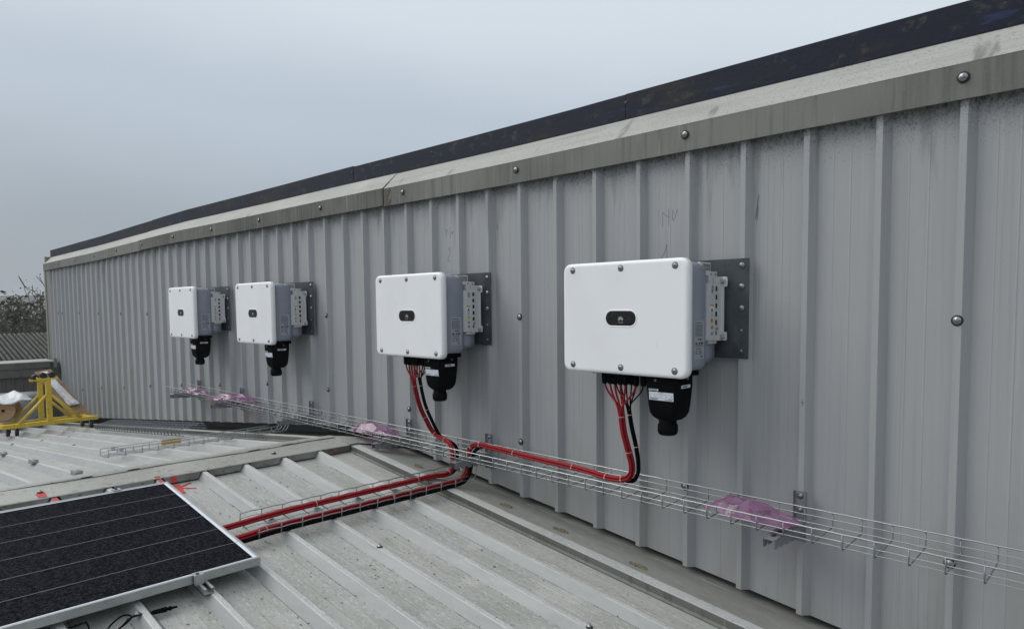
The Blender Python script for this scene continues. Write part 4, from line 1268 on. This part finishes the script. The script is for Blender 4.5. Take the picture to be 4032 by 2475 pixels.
bag('crumpled pink plastic bag in the wall tray nearest the camera', -.705, -.162, 7.070, .41, .19, .074, -.12, 3)
bag('pink plastic bag in the wall tray left of the red cables', -3.62, -.150, 7.072, .50, .185, .062, .05, 9)
bag('pink plastic bag draped over the tray edge below the second farthest inverter', -6.05, -.165, 7.085, .60, .21, .058, .35, 14)
bag('pink plastic bag in the tray farthest from the camera', -7.05, -.165, 7.074, .62, .175, .050, 0, 22)

# ------------------------------------------------------------------ solar panel, clamps, rails
panel = thing('solar_module', (-2.77, -2.8, 6.95), 'dark solar panel in a silver frame lying on the near roof', 'solar panel')
def sl(X, Y, h): return (X, Y, zn(X) + h)
XA, XB, YR, YL = -3.339, -2.205, -1.680, -3.96
def slab(x0, x1, y0, y1, h0, h1):
    mb = MB(); mb.hexa([sl(x0, y0, h0), sl(x1, y0, h0), sl(x1, y1, h0), sl(x0, y1, h0)], [sl(x0, y0, h1), sl(x1, y0, h1), sl(x1, y1, h1), sl(x0, y1, h1)]); return mb
fw_ = .011
slab(XA, XB, YR - fw_, YR, .065, .1).build('frame_rail', M['alu'], panel, bevel=.0008)
slab(XA, XB, YL, YL + fw_, .065, .1).build('frame_rail', M['alu'], panel, bevel=.0008)
slab(XA, XA + fw_, YL + fw_, YR - fw_, .065, .1).build('frame_rail', M['alu'], panel, bevel=.0008)
fr = slab(XB - fw_, XB, YL + fw_, YR - fw_, .065, .1).build('frame_rail', M['alu'], panel, bevel=.0008)
for h in (.088, .0915):
    mb = MB(); mb.beam(sl(XB + .0002, YL + .05, h), sl(XB + .0002, YR - .012, h), .0012, .0008); mb.build('frame_groove', M['steel'], fr)
slab(XA + fw_, XB - fw_, YL + fw_, YR - fw_, .090, .0975).build('backsheet', M['label'], panel)
x0 = XA + .0205; cw = (XB - XA - .041 - 5 * .0024) / 6
for i in range(6):
    xa = x0 + i * (cw + .0024)
    # each strip of cells: half cells in a row, one strip is one string
    slab(xa, xa + cw, YL + .03, YR - .026, .0975, .0981).build('cell_string', M['cell'], panel)
rnd = random.Random(4)
M['busbar'] = mat('cell_gap_ribbon', (0.22, 0.23, 0.24), 0.5)
for i in range(5):
    mb = MB()
    xa = x0 + (i + 1) * cw + i * .0024
    y = YL + .04
    while y < YR - .03:
        ln = .018 + .02 * rnd.random()
        mb.hexa([sl(xa + .0004, y, .0978), sl(xa + .002, y, .0978), sl(xa + .002, y + ln, .0978), sl(xa + .0004, y + ln, .0978)], [sl(xa + .0004, y, .0984), sl(xa + .002, y, .0984), sl(xa + .002, y + ln, .0984), sl(xa + .0004, y + ln, .0984)])
        y += ln + .004
    tag(mb.build('cell_gap', M['busbar'], panel), kind='stuff')

def rail(name, X, Yc, zfun, sdir_, label, m=M['alu'], L_=.075):
    """short C rail running along X on a rib crest; X is its middle"""
    t = thing(name, (X, Yc, zfun(X) + .04), label, 'mounting rail', 'short mounting rails on the roof')
    b = lambda x, y, h: (x, Yc + y, zfun(x) + .0405 + h)
    mb = MB()
    x0_, x1_ = X - L_ / 2, X + L_ / 2
    for y0, y1, h0, h1 in ((-.020, .020, .003, .0055), (-.020, -.0178, .0055, .0235), (.0178, .020, .0055, .0235), (-.020, -.0085, .0235, .0258), (.0085, .020, .0235, .0258), (-.0105, -.0085, .0195, .0235), (.0085, .0105, .0195, .0235)):
        mb.hexa([b(x0_, y0, h0), b(x1_, y0, h0), b(x1_, y1, h0), b(x0_, y1, h0)], [b(x0_, y0, h1), b(x1_, y0, h1), b(x1_, y1, h1), b(x0_, y1, h1)])
    mb.build('channel', m, t)
    mb = MB(); mb.hexa([b(x0_, -.021, 0), b(x1_, -.021, 0), b(x1_, .021, 0), b(x0_, .021, 0)], [b(x0_, -.021, .003), b(x1_, -.021, .003), b(x1_, .021, .003), b(x0_, .021, .003)])
    mb.build('seal_pad', M['rubber'], t)
    xs = X + .012 * (1 if sdir_ > 0 else -1)
    mb = MB(); mb.lathe(b(xs, 0, .0055), (0, 0, 1), [(.0078, 0), (.0078, .002), (.005, .0022), (.005, .008)], 10); mb.build('channel_screw', M['screw'], t)
    return t
rail('mounting_rail', -2.195, -1.930, zn, 1, 'short aluminium rail poking out under the panel clamp', L_=.13)
rail('mounting_rail', -3.36, -1.930, zn, 1, 'short aluminium rail under the far edge of the panel', L_=.09)
rail('mounting_rail', -4.165, -1.928, zf, 1, 'short bare aluminium rail on the far slope nearest the ridge', L_=.12)
rail('mounting_rail', -5.43, -1.928, zf, 1, 'middle one of three bare aluminium rails on the far slope', L_=.14)
rail('mounting_rail', -6.69, -1.928, zf, 1, 'bare aluminium rail on the far slope nearest the yellow trolley', L_=.14)
def pclamp(X, Yc, s, label):
    t = thing('panel_clamp', (X, Yc, zn(X) + .1), label, 'clamp', 'end clamps of the solar panel')
    mb = MB()
    w2 = .019
    b = lambda x, y, h: (X + s * x, Yc + y, zn(X + s * x) + h)
    prof = [(-.012, .1006), (.014, .1006), (.014, .064), (.018, .064), (.018, .1042), (-.012, .1042)]
    lo_ = [[b(x, -w2, h) for x, h in prof], [b(x, w2, h) for x, h in prof]]
    if s < 0: lo_ = lo_[::-1]
    mb.loft(lo_, False)
    mb.build('clamp_body', M['alu'], t)
    mb = MB(); mb.lathe(b(.005, -.002, .1042), (0, 0, 1), [(.0068, 0), (.0068, .0035), (.0045, .004), (.0042, .0012)], 12); mb.build('clamp_bolt', M['darksteel'], t)
pclamp(XB, -1.946, 1, 'aluminium end clamp gripping the near edge of the solar panel')
pclamp(XA, -1.930, -1, 'aluminium end clamp gripping the far edge of the solar panel')

# panel lead with plug
lead = thing('panel_lead', (-2.13, -2.2, 6.84), 'looped black cable with a plug on the roof below the panel edge', 'cable')
def pz(X, Y, h): return (X, Y, zn(X) + h)
pth = [(-2.35, -2.60, .03), (-2.24, -2.50, .03), (-2.16, -2.42, .035), (-2.06, -2.335, .05), (-2.10, -2.29, .056), (-2.127, -2.252, .060), (-2.124, -2.228, .060), (-2.105, -2.222, .058), (-2.082, -2.245, .054), (-2.066, -2.275, .05)]
mb = MB(); mb.tube(catmull([pz(*p) for p in pth], 6), .0034, 7); mb.build('cable', M['black'], lead)
pth = [(-2.02, -2.335, .046), (-2.075, -2.268, .047), (-2.118, -2.222, .049), (-2.137, -2.178, .040), (-2.145, -2.142, .030)]
mb = MB(); mb.tube(catmull([pz(*p) for p in pth], 6), .0034, 7); mb.build('cable', M['black'], lead)
pth = [(-2.30, -2.50, .02), (-2.225, -2.40, .025), (-2.20, -2.352, .04), (-2.192, -2.346, .04), (-2.165, -2.345, .03), (-2.12, -2.36, .02), (-2.06, -2.42, .01)]
mb = MB(); mb.tube(catmull([pz(*p) for p in pth], 6), .0032, 7); mb.build('cable', M['black'], lead)
a_, b_ = Vector(pz(-2.145, -2.142, .030)), Vector(pz(-2.150, -2.050, .022))
ax = (b_ - a_).normalized(); ln = (b_ - a_).length
mb = MB(); mb.lathe(a_, ax, [(.0042, 0), (.0085, .006), (.0095, .026), (.0088, .034), (.0100, .036), (.0100, .056), (.0062, .058), (.0062, .064), (.0085, .065), (.0085, .073), (.0045, .074), (.0045, .094), (.0035, .096)], 12)
mb.build('plug', M['black'], lead)

# ------------------------------------------------------------------ yellow reel trolley at the far end
tr = thing('reel_trolley', (-10, -1, 6.4), 'yellow steel cable reel trolley on castors at the far end of the roof', 'trolley')
def frame_side(X, rollz=True):
    dz = zf(X) - zf(-9.6)
    dy = (X + 9.6) * -.09
    z = lambda q: q + dz
    Y = lambda q: q + dy
    mb = MB(); mb.beam((X, Y(-1.52), z(6.567)), (X, Y(-.49), z(6.567)), .05, .05); mb.build('base_beam', M['yellow'], tr, bevel=.003)
    mb = MB(); mb.beam((X, Y(-1.02), z(6.593)), (X, Y(-1.02), z(7.115)), .058, .058, (1, 0, 0)); mb.build('post', M['yellow'], tr, bevel=.003)
    for y1 in (-1.345, -.68):
        mb = MB(); mb.tube([(X, Y(-1.045 if y1 < -1 else -.995), z(6.91)), (X, Y(y1), z(6.585))], .019, 10); mb.build('brace', M['yellow'], tr)
    mb = MB(); mb.beam((X, Y(-1.135), z(7.125)), (X, Y(-.915), z(7.125)), .07, .020)
    mb.box(X - .02, X + .02, Y(-1.022), Y(-1.014), z(7.13), z(7.165))
    mb.box(X - .02, X + .02, Y(-1.140), Y(-1.128), z(7.13), z(7.150))
    mb.build('roller_cradle', M['yellow'], tr)
    for y1 in (-1.065, -.975):
        mb = MB(); mb.cyl((X - .09, Y(y1), z(7.168)), (X + .03, Y(y1), z(7.168)), .037, 18); mb.build('roller', M['rubber'], tr)
frame_side(-9.6); frame_side(-10.55)
for y1 in (-1.50, -.52):
    mb = MB(); mb.beam((-9.62, y1 + .0, 6.560), (-10.53, y1 + .085, 6.560 + zf(-10.53) - zf(-9.62)), .045, .045); mb.build('cross_beam', M['yellow'], tr)
for X, Y in ((-9.66, -1.36), (-9.74, -1.44), (-10.60, -1.30), (-9.57, -.575), (-10.14, -.545)):
    z0 = zf(X) + .04
    mb = MB()
    mb.cyl((X, Y - .016, z0 + .047), (X, Y + .016, z0 + .047), .047, 18); wh = mb.build('castor_wheel', M['rubber'], tr)
    mb = MB(); mb.beam((X, Y - .018, z0 + .04), (X + .012, Y - .018, z0 + .115), .030, .004, (0, 1, 0)); mb.beam((X, Y + .018, z0 + .04), (X + .012, Y + .018, z0 + .115), .030, .004, (0, 1, 0)); mb.beam((X + .012, Y - .02, z0 + .115), (X + .012, Y + .02, z0 + .115), .05, .005)
    mb.build('castor_fork', M['steel'], wh)

reel = thing('cable_reel', (-10.45, -1.36, 6.5), 'plywood cable reel lying on the yellow trolley under plastic wrap', 'reel')
ax = Vector((.9, -.35, .05)).normalized()
c0 = Vector((-10.42, -1.375, 6.672))
for q, nm in ((0, 'flange'), (-.36, 'flange')):
    mb = MB(); mb.lathe(c0 + ax * q, ax, [(.132, -.010), (.134, 0), (.132, .010)], 28, False); f_ = mb.build(nm, M['reelwood'], reel)
    if q == 0:
        mb = MB(); mb.lathe(c0 + ax * .0085, ax, [(.021, 0), (.021, .003)], 16); mb.build('hub_hole', M['hole'], f_)
mb = MB(); mb.lathe(c0 + ax * -.35, ax, [(.085, 0), (.085, .34)], 20); mb.build('drum', M['wood'], reel)
def drape(name, pts, m, parent, jit=.012, seed=1):
    rows = []
    for i, r in enumerate(pts):
        rr = catmull(r, 5)
        rows.append(rr)
    cols = list(zip(*rows))
    fine = [catmull(list(c), 5) for c in cols]
    g = [[Vector(fine[j][i]) + Vector((mnoise.noise((i * .31, j * .27, seed)), mnoise.noise((i * .3, j * .33, seed + 5)), mnoise.noise((i * .37, j * .3, seed + 9)))) * jit for j in range(len(fine))] for i in range(len(fine[0]))]
    mb = MB(); mb.grid(g, True); return mb.build(name, m, parent, solid=.002)
wrp = thing('plastic_wrap', (-10.4, -1.35, 6.8), 'white plastic wrap draped over the plywood reel', 'plastic sheet')
drape('film', [[(-10.30, -1.62, 6.85), (-10.28, -1.45, 6.79), (-10.28, -1.33, 6.765), (-10.28, -1.20, 6.80), (-10.28, -1.07, 6.80)],
               [(-10.42, -1.62, 6.86), (-10.42, -1.47, 6.83), (-10.42, -1.33, 6.825), (-10.42, -1.20, 6.875), (-10.42, -1.09, 6.835)],
               [(-10.65, -1.62, 6.85), (-10.65, -1.45, 6.85), (-10.65, -1.30, 6.87), (-10.65, -1.20, 6.90), (-10.65, -1.08, 6.80)]], M['wrap'], wrp, .02, 3)
bnd = thing('wrapped_bundle', (-12.3, -1.2, 6.2), 'grey plastic wrapped bundle lying in front of the parapet', 'bundle')
mb = MB()
lp = []
for i in range(9):
    y = -2.6 + i * (2.6 - .62) / 8
    lp.append([(-12.35 + x + .02 * mnoise.noise((i, x * 5, 1)), y, 6.38 + z * (1 - .02 * i) + .02 * mnoise.noise((i * .8, x * 4, z * 4))) for x, z in rrect(.30, .36, .07, 3)])
mb.loft(lp)
mb.build('film', M['wrapgrey'], bnd)
brd = thing('plywood_board', (-11, -.4, 6.4), 'brown plywood board leaning behind the yellow trolley', 'board')
A = Vector((-10.56, -.30, 6.43)); B = Vector((-11.25, -.66, 7.115)); Cc = Vector((-11.30, -.86, 7.082)); D = A + (Cc - B) * 1.15 + Vector((-.04, 0, 0))
Cc = B + (Cc - B)
n_ = (B - A).cross(D - A).normalized()
mb = MB(); mb.hexa([A, B, Cc, D], [A + n_ * .018, B + n_ * .018, Cc + n_ * .018, D + n_ * .018]); mb.build('sheet', M['wood'], brd)
wp2 = thing('plastic_strip', (-10.9, -.6, 6.8), 'white plastic strip hanging down the leaning plywood board', 'plastic sheet')
def onb(s, t_, lift=.012):   # s along edge A->B, t from the edge inward
    e_ = (B - A); v_ = (D - A)
    p = A + e_ * s + v_ * t_
    q = n_ if n_.dot(Vector((.63, -2.96, 8)) - A) > 0 else -n_
    return p + q * (lift + .018)
drape('film', [[onb(.95, .22), onb(.66, .18, .03), onb(.45, .16, .02), onb(.27, .06, .03)], [onb(.96, .5, .02), onb(.66, .42, .045), onb(.46, .40, .04), onb(.25, .35, .05)], [onb(.93, .8), onb(.66, .66, .03), onb(.46, .62, .02), onb(.26, .62, .03)]], M['wrap'], wp2, .012, 8)

# ------------------------------------------------------------------ mist over the whole place
HZ = True
if HZ:
    mb = MB(); mb.box(-420, 60, -300, 380, -1.0, 15.5)
    hm_ = bpy.data.materials.new('mist')
    hm_.use_nodes = True
    t = hm_.node_tree
    t.nodes.remove(t.nodes['Principled BSDF'])
    pv = t.nodes.new('ShaderNodeVolumePrincipled')
    pv.inputs['Color'].default_value = (0.93, 0.95, 0.97, 1)
    pv.inputs['Density'].default_value = 0.0010
    t.links.new(pv.outputs[0], t.nodes['Material Output'].inputs['Volume'])
    tag(mb.build('haze', hm_), kind='stuff')
